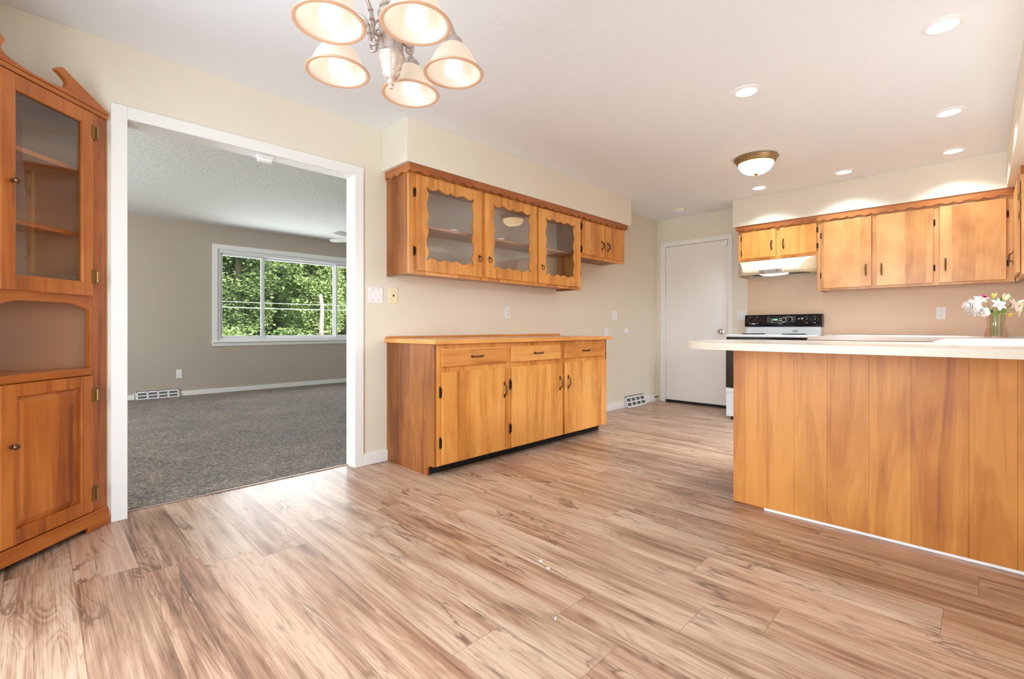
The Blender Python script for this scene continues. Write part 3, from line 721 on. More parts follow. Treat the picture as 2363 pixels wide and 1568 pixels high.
for a0, a1, hp, hg, sd in ((3.830, 4.217, 4.163, 3.822, 1), (4.237, 4.600, 4.273, 4.606, -1)):
    d = mk('door', mbox(bm_(), F, a0, a1, 1.726, 2.062, .001, .019), 'honey', sc2, .003); pull('handle', F, hp, 1.845, .019, d, L=.118, mat='iron')
    for z in (2.005, 1.775): hinge(F, hg, z, .003, d, sd, .07)

# ---------------------------------------------------------------- wall cabinets on the back wall
F = MBk(5.657); FF = MBk(5.638); YF = 5.657
hc = thing('wall_cabinet', 'short maple wall cabinet with two doors above the range hood', 'cabinet', (1.55, YB, 1.736))
mk('carcass', box(bm_(), (1.167, YF, 1.737), (1.939, YB - .004, Z1)), 'honey_side', hc)
bm = bm_()
for a, b in ((1.167, 1.225), (1.545, 1.612), (1.925, 1.939)): mbox(bm, F, a, b, 1.737, Z1, 0, .019)
for a, b in ((1.225, 1.545), (1.612, 1.925)): mbox(bm, F, a, b, 1.737, 1.775, 0, .019); mbox(bm, F, a, b, 2.04, Z1, 0, .019)
mk('face_frame', bm, 'honey', hc)
valance('valance', FF, 1.157, 1.9395, Z1, 2.0865, .0175, 1.432, .1911, .019, .032, hc)
for a0, a1, hp, hg, sd in ((1.210, 1.558, 1.518, 1.203, 1), (1.600, 1.936, 1.633, 1.944, -1)):
    d = mk('door', mbox(bm_(), FF, a0, a1, 1.764, 2.062, .001, .019), 'honey', hc, .003); pull('handle', FF, hp, 1.888, .019, d, L=.122)
    for z in (1.995, 1.83): hinge(FF, hg, z, .003, d, sd, .065)
tc = thing('wall_cabinet', 'long pale maple wall cabinet with three tall doors on the back wall', 'cabinet', (2.62, YB, 1.366))
mk('carcass', box(bm_(), (1.941, YF, 1.384), (3.33, YB - .004, Z1)), 'honey_side', tc)
mk('end_panel', box(bm_(), (1.9405, YF - .018, 1.366), (1.958, YB - .004, Z1)), 'pale', tc)
bm = bm_()
for a, b in ((1.958, 1.995), (2.37, 2.44), (2.815, 2.885), (3.27, 3.325)): mbox(bm, F, a, b, 1.366, Z1, 0, .019)
for a, b in ((1.995, 2.37), (2.44, 2.815), (2.885, 3.27)): mbox(bm, F, a, b, 1.366, 1.402, 0, .019); mbox(bm, F, a, b, 2.04, Z1, 0, .019)
mk('face_frame', bm, 'pale', tc)
valance('valance', FF, 1.941, 3.318, Z1, 2.0865, .0175, 1.432, .1911, .019, .032, tc)
for a0, a1, hp, hz, hg, sd in ((1.980, 2.387, 2.345, 1.546, 1.973, 1), (2.425, 2.83, 2.465, 1.541, 2.837, -1), (2.871, 3.28, 2.911, 1.542, 3.288, -1)):
    d = mk('door', mbox(bm_(), FF, a0, a1, 1.386, 2.058, .001, .019), 'pale', tc, .003); pull('handle', FF, hp, hz, .019, d, L=.128)
    for z in (1.925, 1.52): hinge(FF, hg, z, .003, d, sd, .065)
# end cabinet on the right wall with a rounded display shelf
F = MC(3.352); FF = MC(3.333); ec = thing('wall_cabinet', 'pale maple wall cabinet at the far right edge with small rounded end shelf', 'cabinet', (XC, 5.2, 1.366))
mk('carcass', box(bm_(), (3.352, 4.93, 1.384), (XC - .002, 5.64, Z1)), 'pale', ec)
mk('end_panel', box(bm_(), (3.334, 4.912, 1.366), (XC - .002, 4.93, Z1)), 'pale', ec, .002)
bm = bm_()
for a, b in ((4.93, 4.97), (5.56, 5.637)): mbox(bm, F, a, b, 1.366, Z1, 0, .018)
mbox(bm, F, 4.97, 5.56, 1.366, 1.402, 0, .018); mbox(bm, F, 4.97, 5.56, 2.04, Z1, 0, .018)
mk('face_frame', bm, 'pale', ec)
valance('valance', (lambda a, z, d: (a, 4.912 - d, z)), 3.33, XC - .002, Z1, 2.0865, .0175, 3.4, .1911, 0, .014, ec)
d = mk('door', mbox(bm_(), FF, 4.99, 5.545, 1.386, 2.058, .001, .019), 'pale', ec, .003); pull('handle', FF, 5.49, 1.55, .019, d, L=.128)
for z in (1.93, 1.79): hinge(FF, 4.978, z, .003, d, 1, .065, 'brass')
for z in (1.646, 1.37):
    n = 12; pts = [(XC - .002, 4.9115), (3.345, 4.9115)] + [(3.56 - .215 * math.cos(k * math.pi / 2 / n), 4.86 - .15 * math.sin(k * math.pi / 2 / n)) for k in range(n + 1)] + [(XC - .002, 4.71)]
    mk('rounded_shelf', prism(bm_(), pts, lambda a, b, dd: (a, b, dd), z - .018, z), 'pale_h', ec, .003)

# ---------------------------------------------------------------- range hood
hd = thing('range_hood', 'cream range hood with lit lamp and two knobs under the short cabinet', 'range hood', (1.55, 5.6, 1.56))
bm = bm_(); xb0, xb1, yb_, yf = 1.172, 1.938, 5.632, 5.482
prof = [(0., 1.733), (.035, 1.725), (.07, 1.705), (.1, 1.68), (.125, 1.652), (.14, 1.628), (.15, 1.612), (.15, 1.562)]   # forward distance, z
rows = []
for fwd, z in prof:
    t = fwd / .15
    rows.append([(xb0, yb_, z), (xb0 + .095 * t, yb_ - fwd, z), (xb1 - .12 * t, yb_ - fwd, z), (xb1, yb_, z)])
VV = [[bm.verts.new(p) for p in r] for r in rows]
for a, b in zip(VV, VV[1:]):
    for k in range(3):
        try: bm.faces.new((a[k], a[k + 1], b[k + 1], b[k]))
        except ValueError: pass
bmesh.ops.remove_doubles(bm, verts=bm.verts, dist=1e-5)
box(bm, (xb0, yb_, 1.562), (xb0 + .008, YB - .005, 1.733)); box(bm, (xb1 - .008, yb_, 1.562), (xb1, YB - .005, 1.733)); box(bm, (xb0, yb_ + .002, 1.722), (xb1, YB - .005, 1.733)); box(bm, (xb0, YB - .012, 1.562), (xb1, YB - .005, 1.733))
ho = mk('canopy', bm, 'hood', hd, smooth=True)
sm = ho.modifiers.new('solid', 'SOLIDIFY'); sm.thickness = .003
mk('filter', box(bm_(), (xb0 + .1, 5.52, 1.585), (xb1 - .13, 5.90, 1.60)), 'darkgrey', hd)
pn = mk('control_panel', box(bm_(), (1.435, 5.476, 1.566), (1.655, 5.4815, 1.608)), 'steel', hd, .001)
for x in (1.47, 1.615):
    bm = bm_(); lathe(bm, [(.013, 0), (.012, .012), (.009, .015), (0, .015)], (x, 5.476, 1.592), 18, axis='-y'); mk('knob', bm, 'chrome', pn, smooth=True)
mk('lamp', prism(bm_(), [(1.43, 1.563), (1.70, 1.563), (1.66, 1.552), (1.55, 1.547), (1.47, 1.549)], lambda a, b, dd: (a, dd, b), 5.50, 5.58), 'hoodlamp', hd, .002)

# ---------------------------------------------------------------- electric range
rg = thing('electric_range', 'white electric range with black control panel against the back wall', 'stove', (1.55, 5.6, 0))
RX0, RX1, RYF = 1.168, 1.93, 5.29
bm = bm_(); box(bm, (RX0, RYF, .035), (RX1, YB - .004, .885)); mk('body', bm, 'enamel', rg, .004)
mk('cooktop', box(bm_(), (RX0 - .002, RYF - .018, .89), (RX1 + .002, YB - .05, .915)), 'enamel', rg, .005)
mk('gap_strip', box(bm_(), (RX0 + .002, RYF - .012, .862), (RX1 - .002, RYF, .8895)), 'range_black', rg)
od = mk('oven_door', box(bm_(), (RX0 + .002, RYF - .035, .345), (RX1 - .002, RYF - .001, .858)), 'range_black', rg, .004)
bm = bm_(); tube(bm, spline([(RX0 + .06, RYF - .035, .82), (RX0 + .075, RYF - .075, .82), (RX1 - .075, RYF - .075, .82), (RX1 - .06, RYF - .035, .82)], 6), .012, 10); mk('handle', bm, 'enamel', od, smooth=True)
bm = bm_(); dp = [(RYF - .001, .035), (RYF - .03, .035), (RYF - .032, .28), (RYF - .04, .305), (RYF - .045, .322), (RYF - .043, .335), (RYF - .001, .335)]
mk('drawer', prism(bm, dp, lambda a, b, dd: (dd, a, b), RX0 + .004, RX1 - .004), 'enamel', rg, .004)
for x in (RX0 + .04, RX1 - .04):
    bm = bm_(); lathe(bm, [(0, 0), (.018, 0), (.014, .01), (.01, .036), (0, .036)], (x, RYF + .05, 0), 12); mk('leg', bm, 'black', rg)
bm = bm_(); box(bm, (1.175, 5.868, .912), (1.925, YB - .005, .999)); bg = mk('backguard', bm, 'enamel', rg, .004)
bm = bm_()
for i in range(7): box(bm, (1.66 + i * .0075, 5.866, .940), (1.664 + i * .0075, 5.8685, .962))
mk('oven_vent', bm, 'grey', bg)
prf = [(5.868, .998), (5.852, 1.006), (5.846, 1.02), (5.856, 1.125), (5.866, 1.136), (YB - .006, 1.138), (YB - .006, .998)]
cp = mk('control_panel', prism(bm_(), prf, lambda a, b, dd: (dd, a, b), 1.166, 1.940), 'range_black', rg, .003)
FP = lambda a, z, dd: (a, 5.846 + (z - 1.02) * .0952 - dd, z)
mk('overlay', prism(bm_(), [(1.403, 1.046), (1.692, 1.046), (1.692, 1.118), (1.403, 1.118)], lambda a, b, dd: FP(a, b, dd), .0002, .0012), 'range_panel', cp)
mk('clock_frame', prism(bm_(), [(1.440, 1.05), (1.585, 1.05), (1.585, 1.112), (1.440, 1.112)], lambda a, b, dd: FP(a, b, dd), .0013, .0018), 'range_black', cp)
mk('clock_display', prism(bm_(), [(1.469, 1.07), (1.514, 1.07), (1.514, 1.09), (1.469, 1.09)], lambda a, b, dd: FP(a, b, dd), .0019, .0024), 'display', cp)
def fbox(bm, a0, a1, z0, z1, d=.0019): prism(bm, [(a0, z0), (a1, z0), (a1, z1), (a0, z1)], lambda a, b, dd: FP(a, b, dd), d, d + .0006)
bm = bm_()
for z in (1.063, 1.083): fbox(bm, 1.448, 1.462, z - .003, z + .006)
for i in range(4):
    a = 1.525 + (i % 2) * .021; z = 1.065 + (i // 2) * .02; fbox(bm, a, a + .013, z, z + .009)
fbox(bm, 1.442, 1.585, 1.0465, 1.049, .0013); fbox(bm, 1.5245, 1.56, 1.030, 1.034, .0004); fbox(bm, 1.566, 1.592, 1.098, 1.103); fbox(bm, 1.562, 1.592, 1.052, 1.057)
prism(bm, [(1.71, 1.083), (1.738, 1.083), (1.724, 1.094)], lambda a, b, dd: FP(a, b, dd), .0004, .001); fbox(bm, 1.745, 1.762, 1.088, 1.097, .0004); fbox(bm, 1.747, 1.760, 1.080, 1.085, .0004)
fbox(bm, 1.243, 1.283, 1.030, 1.040, .0004)
for kx in (1.226, 1.302, 1.797, 1.872):
    fbox(bm, kx - .008, kx + .008, 1.040, 1.045, .0004)
    for i in range(11):
        an = R(-130 + 26 * i); px, pz = kx + .031 * math.sin(an), 1.082 + .031 * math.cos(an)
        if i != 5: fbox(bm, px - .0014, px + .0014, pz - .0014, pz + .0014, .0004)
    fbox(bm, kx - .003, kx + .003, 1.108, 1.116, .0004)
mk('markings', bm, 'mark', cp)
for kx, r in ((1.226, .02), (1.302, .02), (1.797, .02), (1.872, .02), (1.628, .024)):
    bm = bm_(); c = FP(kx, 1.082, .001); lathe(bm, [(r, 0), (r, .006), (r * .8, .010), (r * .72, .02), (0, .021)], c, 24, axis='-y')
    k = mk('knob', bm, 'range_black', cp, smooth=True)
    bm = bm_(); box(bm, (c[0] - .004, c[1] - .030, c[2] - r * .7), (c[0] + .004, c[1] - .018, c[2] + r * .7)); mk('grip', bm, 'range_panel', k, .002)
    if r > .022:
        bm = bm_(); tube(bm, [(c[0] + .031 * math.sin(t), c[1], c[2] + .031 * math.cos(t)) for t in [2 * math.pi * i / 28 for i in range(28)]], .0022, 6, closed=True); mk('dial_ring', bm, 'mark', k)
for x, y, r in ((1.36, 5.45, .095), (1.74, 5.45, .075), (1.36, 5.72, .075), (1.74, 5.72, .095)):
    bm = bm_(); lathe(bm, [(r + .012, .916), (r + .006, .919), (r - .004, .917), (.02, .9155), (0, .9155)], (x, y, 0), 28); dpn = mk('drip_pan', bm, 'chrome', rg, smooth=True)
    bm = bm_(); tube(bm, [(x + (.015 + (r - .02) * t / 48) * math.cos(t * .62), y + (.015 + (r - .02) * t / 48) * math.sin(t * .62), .922) for t in range(49)], .0035, 6); mk('coil', bm, 'range_black', dpn)

# ---------------------------------------------------------------- peninsula, base cabinets, worktop, sink
pc = thing('peninsula_cabinet', 'peninsula with plank-panelled honey birch front facing the room', 'cabinet', (2.88, 3.0, 0))
xs = [2.142, 2.202, 2.443, 2.588, 2.756, 2.906, 3.093, 3.232, 3.40, XC - .004]; tones = [-.12, .04, .0, -.07, .06, -.08, .03, .05, 0.]
bm = bm_(); tl = []
for a, b, tn in zip(xs, xs[1:], tones):
    n0 = len(bm.faces); box(bm, (a + .0004, 2.755, .014), (b - .0004, 2.765, .868)); tl += [tn] * (len(bm.faces) - n0)
po = mk('front_panel', bm, 'penin', pc)
at = po.data.attributes.new('tone', 'FLOAT', 'FACE')
for i, v in enumerate(tl): at.data[i].value = v
mk('carcass', box(bm_(), (2.142, 2.7655, 0), (XC - .004, 3.33, .868)), 'honey_side', pc)
mk('floor_strip', box(bm_(), (2.30, 2.757, .001), (XC - .004, 2.7652, .0138)), 'plastic', pc)
b1 = thing('base_cabinet', 'maple base cabinet under the back worktop right of the range', 'cabinet', (2.4, 5.6, 0))
mk('carcass', box(bm_(), (1.936, 5.315, .0), (2.955, YB - .004, .868)), 'honey_side', b1)
for a0, a1 in ((1.95, 2.43), (2.45, 2.94)):
    d = mk('door', box(bm_(), (a0, 5.296, .09), (a1, 5.314, .68)), 'pale', b1, .003); pull('handle', MBk(5.296), a1 - .05 if a0 < 2 else a0 + .05, .55, 0, d)
    d = mk('drawer', box(bm_(), (a0, 5.296, .71), (a1, 5.314, .845)), 'pale_h', b1, .003); pull('handle', MBk(5.296), (a0 + a1) / 2, .78, 0, d, horiz=True)
b2 = thing('base_cabinet', 'maple base cabinet under the sink along the right wall', 'cabinet', (3.3, 4.3, 0))
bm = bm_(); box(bm, (2.965, 3.335, 0), (XC - .004, 5.31, .70)); box(bm, (2.965, 3.335, .70), (2.985, 5.31, .868)); mk('carcass', bm, 'honey_side', b2)
wt = thing('worktop', 'beige laminate worktop running over peninsula, sink and back cabinets', 'worktop', (2.9, 3.0, .868))
def arc(cx, cy, r, a0, a1, n=14): return [(cx + r * math.cos(R(a0 + (a1 - a0) * i / n)), cy + r * math.sin(R(a0 + (a1 - a0) * i / n))) for i in range(n + 1)]
TZ0, TZ1 = .869, .906; SX0, SX1, SY0, SY1 = 3.075, 3.50, 3.60, 4.40
pen = [(XC - .004, 2.458), (XC - .004, 3.37)] + arc(2.20, 3.07, .30, 90, 180) + arc(2.20, 2.758, .30, 180, 270)
bm = bm_(); fn = lambda a, b, dd: (a, b, dd)
prism(bm, pen, fn, TZ0, TZ1)
for x0, y0, x1, y1 in ((2.94, 3.3705, XC - .004, SY0), (2.94, SY0, SX0, SY1), (SX1, SY0, XC - .004, SY1), (2.94, SY1, XC - .004, YB - .004)): box(bm, (x0, y0, TZ0), (x1, y1, TZ1))
box(bm, (1.935, 5.29, TZ0), (2.9395, YB - .004, TZ1))
mk('top', bm, 'counter', wt, .0015)
bm = bm_(); lo = arc(2.20, 3.07, .3008, 90, 180) + arc(2.20, 2.758, .3008, 180, 270) + [(XC - .004, 2.4572)]
A = [bm.verts.new((a, b, TZ0 + .0005)) for a, b in lo]; B = [bm.verts.new((a, b, TZ1 - .0015)) for a, b in lo]
for i in range(len(lo) - 1): bm.faces.new((A[i], A[i + 1], B[i + 1], B[i]))
mk('edge_band', bm, 'counter_edge', wt, smooth=True)
mk('splash_trim', box(bm_(), (1.95, YB - .012, TZ1), (XC - .006, YB - .0045, TZ1 + .006)), 'chrome', wt)
sk = thing('sink', 'drop-in steel sink set into the worktop at the right edge', 'sink', (3.29, 4.0, TZ1))
bm = bm_(); r0, r1 = .03, .0
o_ = [(SX0 - .03, SY0 - .03), (SX1 + .03, SY0 - .03), (SX1 + .03, SY1 + .03), (SX0 - .03, SY1 + .03)]
def loop(pts, z): return [bm.verts.new((a, b, z)) for a, b in pts]
i1 = [(SX0 + .005, SY0 + .005), (SX1 - .06, SY0 + .005), (SX1 - .06, SY1 - .005), (SX0 + .005, SY1 - .005)]; i2 = [(SX0 + .03, SY0 + .03), (SX1 - .08, SY0 + .03), (SX1 - .08, SY1 - .03), (SX0 + .03, SY1 - .03)]
LL = [loop(o_, TZ1 + .0005), loop([(a + .006 * (1 if a < 3.3 else -1), b + .006 * (1 if b < 4 else -1)) for a, b in o_], TZ1 + .008), loop(i1, TZ1 + .006), loop(i2, TZ1 - .16)]
for a, b in zip(LL, LL[1:]):
    for k in range(4): bm.faces.new((a[k], a[(k + 1) % 4], b[(k + 1) % 4], b[k]))
bm.faces.new(LL[-1]); mk('basin', bm, 'sink', sk, .004)
bm = bm_(); lathe(bm, [(0, 0), (.03, .0), (.026, .006), (.012, .012), (0, .012)], (3.26, 4.0, TZ1 - .16), 18); mk('drain', bm, 'chrome', sk, smooth=True)

# ---------------------------------------------------------------- vase and bouquet
VX, VY, VZ = 3.210, 4.90, TZ1
RV = Vector((.7095, .7047, 0)); FV = Vector((-.7047, .7095, 0)); PPM = 318.
def bq(px, py, f=0.): return Vector((VX, VY, VZ)) + RV * ((px - 1040) / 8.71 / PPM) + Vector((0, 0, (1218 - py) / 8.71 / PPM)) + FV * f
va = thing('vase', 'flared pink glass vase of flowers standing on the worktop', 'vase', (VX, VY, VZ))
prf = [(0, .001), (.066, .001), (.0675, .006), (.062, .035), (.054, .075), (.050, .10), (.052, .135), (.058, .172), (.0555, .172), (.0495, .135), (.0475, .10), (.0515, .075), (.0595, .035), (.062, .012), (0, .012)]
bm = bm_(); lathe(bm, prf, (VX, VY, VZ), 40); mk('body', bm, 'pinkglass', va, smooth=True)
bm = bm_(); lathe(bm, [(0, .013), (.061, .013), (.0585, .035), (.0508, .073), (0, .073)], (VX, VY, VZ), 32); mk('water', bm, 'water', va, smooth=True)
rb = random.Random(5)
def petal(bm, base, d, up, L, w, curl, n=5):
    d = d.normalized(); s = d.cross(up).normalized(); nn = s.cross(d); rows = []
    for i in range(n + 1):
        t = i / n; ww = w * math.sin(math.pi * min(1, .12 + t * .86)) ** .8 * (1 - .15 * t)
        if i == n: ww = w * .06
        c = base + d * (L * (t - .18 * curl * t * t)) + nn * (L * (.25 * t - curl * .55 * t * t))
        rows.append([bm.verts.new(c - s * ww + nn * ww * .25), bm.verts.new(c), bm.verts.new(c + s * ww + nn * ww * .25)])
    for a, b in zip(rows, rows[1:]):
        for k in range(2): bm.faces.new((a[k], a[k + 1], b[k + 1], b[k]))
SLOTS = [(.040 * math.sqrt((i + .5) / 22) * math.cos(i * 2.39996), .040 * math.sqrt((i + .5) / 22) * math.sin(i * 2.39996)) for i in range(22)]
def stem_to(c, parent):
    o = Vector((c.x - VX, c.y - VY)); o = o * min(1, .04 / max(o.length, 1e-6))
    sl = min(SLOTS, key=lambda q: (q[0] - o.x) ** 2 + (q[1] - o.y) ** 2); SLOTS.remove(sl)
    foot = Vector((VX + sl[0] * .8, VY + sl[1] * .8, VZ + .018)); neck = Vector((VX + sl[0], VY + sl[1], VZ + .172))
    bm = bm_(); tube(bm, spline([foot, (foot + neck) / 2, neck, (neck + c) / 2 + Vector((0, 0, .012)), c], 6), .0024, 6); return mk('stem', bm, 'stem', parent, smooth=True)
def flower(name, label, px, py, f, kind, mat, size, face=None, cat='flower'):
    c = bq(px, py, f); t = thing(name, label, cat, c, group='cut flowers in the pink vase'); bm = bm_()
    face = Vector(face or (0, 0, 1)) ; face = (RV * face.x + FV * face.y + Vector((0, 0, face.z))).normalized()
    up0 = Vector((0, 0, 1)) if abs(face.z) < .9 else RV
    e1 = face.cross(up0).normalized(); e2 = face.cross(e1)
    if kind == 'mum':
        N = 120
        for i in range(N):
            z = 1 - 2 * (i + .5) / N; rr = math.sqrt(1 - z * z); an = i * 2.39996
            d = e1 * rr * math.cos(an) + e2 * rr * math.sin(an) + face * z
            petal(bm, c + d * size * .45, (d + Vector((rb.uniform(-.3, .3), rb.uniform(-.3, .3), rb.uniform(-.3, .3)))), e1 if abs(d.dot(e1)) < .9 else e2, size * rb.uniform(.55, .75), size * .2, .6, 3)
    elif kind == 'lily':
        size *= 1.3
        for i in range(6):
            an = i * math.pi / 3 + .3; rad = e1 * math.cos(an) + e2 * math.sin(an); petal(bm, c, rad * 1. + face * .75, face, size, size * (.27 if i % 2 else .2), .9)
        for i in range(5):
            an = i * 1.256; petal(bm, c, face + .3 * (e1 * math.cos(an) + e2 * math.sin(an)), e1 if i % 2 else e2, size * .6, size * .05, .1, 3)
    elif kind == 'bud':
        for i in range(5):
            an = i * 1.2566; rad = e1 * math.cos(an) + e2 * math.sin(an); petal(bm, c + rad * size * .08, face + rad * .28, rad, size * 1.2, size * .27, .35)
    elif kind == 'rose':
        for k, (nn, ff) in enumerate(((4, 1.6), (6, .8), (8, .35))):
            for i in range(nn):
                an = i * 2 * math.pi / nn + k; rad = e1 * math.cos(an) + e2 * math.sin(an); petal(bm, c, rad + face * ff, face, size * (.6 + .2 * k), size * .32, .5, 4)
    mk('bloom', bm, mat, t, smooth=True); stem_to(c - face * size * .1, t); return t
flower('chrysanthemum', 'large round white bloom, leftmost in the pink vase', 545, 565, .0, 'mum', 'fw', .056, (-.4, -.6, .3))
flower('chrysanthemum', 'smaller white bloom below the large white one, over vase rim', 700, 690, -.03, 'mum', 'fw', .036, (-.2, -.8, -.2))
flower('chrysanthemum', 'lowest white bloom drooping left of the vase', 610, 715, .02, 'mum', 'fw', .026, (-.4, -.6, -.4))
flower('lily', 'pale pink open lily in the middle of the bouquet', 900, 560, -.05, 'lily', 'fp', .05, (-.1, -.9, .4))
flower('lily', 'blush lily at the upper left behind the pale pink one', 800, 460, .03, 'lily', 'fp', .046, (-.5, -.5, .7))
flower('lily', 'blush lily right of the vase centre, below the green bud', 1190, 575, -.05, 'lily', 'fp', .052, (.3, -.9, .3))
flower('lily', 'big cream lily hanging at the right of the bouquet', 1390, 630, -.01, 'lily', 'fc', .062, (.7, -.6, -.2))
flower('lily', 'cream lily high at the right behind the yellow bud', 1350, 455, .03, 'lily', 'fc', .05, (.5, -.3, .7))
flower('lily_bud', 'yellow-green bud standing at the top of the bouquet', 990, 400, 0, 'bud', 'fg', .036, (-.1, -.2, 1))
flower('lily_bud', 'pale yellow half-open lily at the top right of bouquet', 1200, 440, 0, 'bud', 'fc', .045, (.4, -.2, 1))
flower('lily_bud', 'long cream bud pointing right at the picture edge', 1450, 520, 0, 'bud', 'fc', .05, (1, -.1, .15))
flower('lily', 'small yellow lily drooping over the vase rim', 1180, 715, -.04, 'lily', 'fy', .034, (.3, -.6, -.8))
flower('rose', 'small crimson flower at the upper left of the bouquet', 850, 375, .02, 'rose', 'fr', .026, (-.2, -.6, .8))
flower('rose', 'tiny dark red flower behind the top right buds', 1160, 340, .05, 'rose', 'fr', .014, (.1, -.5, .8))
for lab, px, py, d in (('dark green leaf upright in the middle of the bouquet', 1060, 520, (.15, -.3, 1)), ('dark green leaf low at the vase mouth', 1040, 700, (.6, -.5, .45)), ('narrow green leaf spreading left under pink lily', 960, 690, (-1, -.3, .35)), ('green leaf behind the right-hand cream lilies', 1300, 560, (1, .2, .5))):
    c = bq(px, py); bm = bm_(); dv = RV * d[0] + FV * d[1] + Vector((0, 0, d[2])); petal(bm, c, dv, FV * -1 if abs(d[1]) < .9 else RV, .06, .013, .3)
    t = thing('leaf', lab, 'leaf', c, group='leaves in the bouquet'); mk('blade', bm, 'leafg', t, smooth=True); stem_to(c, t)

# ---------------------------------------------------------------- plates, switches, outlets, vents
def plate(name, label, cat, F, a0, a1, z0, z1, kind, mat='plastic', group=None):
    ac, zc = (a0 + a1) / 2, (z0 + z1) / 2
    t = thing(name, label, cat, F(ac, zc, 0), group=group)
    mk('cover', mbox(bm_(), F, a0, a1, z0, z1, .0005, .006), mat, t, .002)
    if kind == 'outlet':
        for sz in (.021, -.021):
            rc = mk('receptacle', mbox(bm_(), F, ac - .016, ac + .016, zc + sz - .014, zc + sz + .014, .006, .008), mat, t, .002)
            bm = bm_(); mbox(bm, F, ac - .008, ac - .0055, zc + sz - .002, zc + sz + .007, .0078, .0084); mbox(bm, F, ac + .0055, ac + .008, zc + sz - .002, zc + sz + .007, .0078, .0084); mbox(bm, F, ac - .002, ac + .002, zc + sz - .010, zc + sz - .006, .0078, .0084); mk('slots', bm, 'grey', rc)
    elif kind.startswith('switch'):
        for s in ((-.023, .023) if kind == 'switch2' else (0,)):
            tg = mk('toggle', mbox(bm_(), F, ac + s - .0045, ac + s + .0045, zc - .004, zc + .012, .006, .015), mat, t, .002)
            mk('slot', mbox(bm_(), F, ac + s - .006, ac + s + .006, zc - .014, zc + .014, .006, .0066), 'plastic', t)
            bm = bm_(); mbox(bm, F, ac + s - .003, ac + s + .003, zc + .036, zc + .042, .006, .0068); mbox(bm, F, ac + s - .003, ac + s + .003, zc - .042, zc - .036, .006, .0068); mk('screws', bm, 'grey', t)
    elif kind == 'jack':
        mk('jack', mbox(bm_(), F, ac - .006, ac + .006, zc - .008, zc + .006, .006, .009), 'iron', t)
    return t
F = MA(0.)
plate('switch_plate', 'white double toggle switch plate beside the white opening casing', 'light switch', F, 1.675, 1.793, 1.165, 1.28, 'switch2')
plate('phone_jack', 'ivory jack plate under the left end of the glass cabinet', 'wall plate', F, 1.843, 1.917, 1.168, 1.286, 'jack', 'ivory')
plate('wall_outlet', 'white outlet above the sideboard, under the glass cabinet', 'outlet', F, 3.05, 3.122, 1.075, 1.184, 'outlet')
plate('blank_plate', 'white blank cover plate on the wall right of the sideboard', 'wall plate', F, 4.83, 4.95, 1.079, 1.193, 'blank')
plate('switch_plate', 'narrow white switch plate showing above the sideboard right end', 'light switch', F, 4.69, 4.76, .875, .99, 'switch1')
F = MBk(YB)
plate('switch_plate', 'white double switch plate between white door and black range panel', 'light switch', F, 1.048, 1.163, 1.079, 1.195, 'switch2')
plate('wall_outlet', 'white outlet on the peach wall left of the flowers', 'outlet', MBk(YB - .003), 2.832, 2.902, 1.067, 1.182, 'outlet')
plate('wall_outlet', 'white outlet low on the living room wall above the vent', 'outlet', MA(XL), 1.404, 1.475, .264, .389, 'outlet')
bm = bm_(); lathe(bm, [(.04, 0), (.04, .004), (.034, .012), (.02, .018), (0, .02)], (.001, 5.16, .942), 24, axis='x')
tag(mk('wall_bumper', bm, 'plastic', loc=(0, 5.16, .942), smooth=True), 'round white door bumper on the left wall near the corner', 'door bumper')
def vent(label, F, a0, a1, h, mat_frame='plastic'):
    t = thing('baseboard_register', label, 'vent', F((a0 + a1) / 2, 0, 0))
    prf = [(0, 0), (.052, 0), (.052, .006), (.018, h - .012), (.014, h), (0, h)]
    bm = bm_(); prism(bm, prf, lambda a, b, dd: F(dd, b, a), a0 + .002, a1 - .002); mk('back', bm, 'darkgrey', t)
    sl = lambda z: .052 + (z - .006) * (.018 - .052) / (h - .018)
    def bar(p0, p1, z0, z1):
        prism(bm, [(sl(z0), z0), (sl(z0) + .006, z0), (sl(z1) + .006, z1), (sl(z1), z1)], lambda a, b, dd: F(dd, b, a), p0, p1)
    bm = bm_(); zm = h * .48; wd_ = a1 - a0
    bar(a0, a1, .002, .02); bar(a0, a1, zm - .007, zm + .007); bar(a0, a1, h - .024, h - .006)
    for k in range(5):
        p = a0 + (wd_ - .02) * k / 4; bar(p, p + .02, .002, h - .006)
    prism(bm, prf, lambda a, b, dd: F(dd, b, a), a0 - .001, a0 + .004); prism(bm, prf, lambda a, b, dd: F(dd, b, a), a1 - .004, a1 + .001)
    mk('grille', bm, mat_frame, t)
    bm = bm_()
    for k in range(26):
        p = a0 + .02 + (wd_ - .04) * k / 25; prism(bm, [(sl(.02) + .001, .02), (sl(.02) + .003, .02), (sl(h - .024) + .003, h - .024), (sl(h - .024) + .001, h - .024)], lambda a, b, dd: F(dd, b, a), p - .0022, p + .0022)
    mk('louvres', bm, 'grey', t); bm = bm_(); box(bm, F((a0 + a1) / 2 - .012, h - .05, sl(h - .05)), F((a0 + a1) / 2 + .012, h - .042, sl(h - .05) + .012)); mk('lever', bm, mat_frame, t)
    return t
vent('white baseboard vent on the left wall near the white door', MA(0.), 5.105, 5.565, .135)
vent('long white baseboard vent on the living room wall', MA(XL), .945, 1.432, .115)
bm = bm_(); box(bm, (-.078, .955, OH - .012), (-.022, 1.045, OH - .0005)); box(bm, (-.07, .962, OH - .036), (-.03, 1.038, OH - .012))
tag(mk('door_catch', bm, 'plastic', loc=(-.05, 1.0, OH), bev=.003), 'white catch block under the head of the wide opening', 'catch')
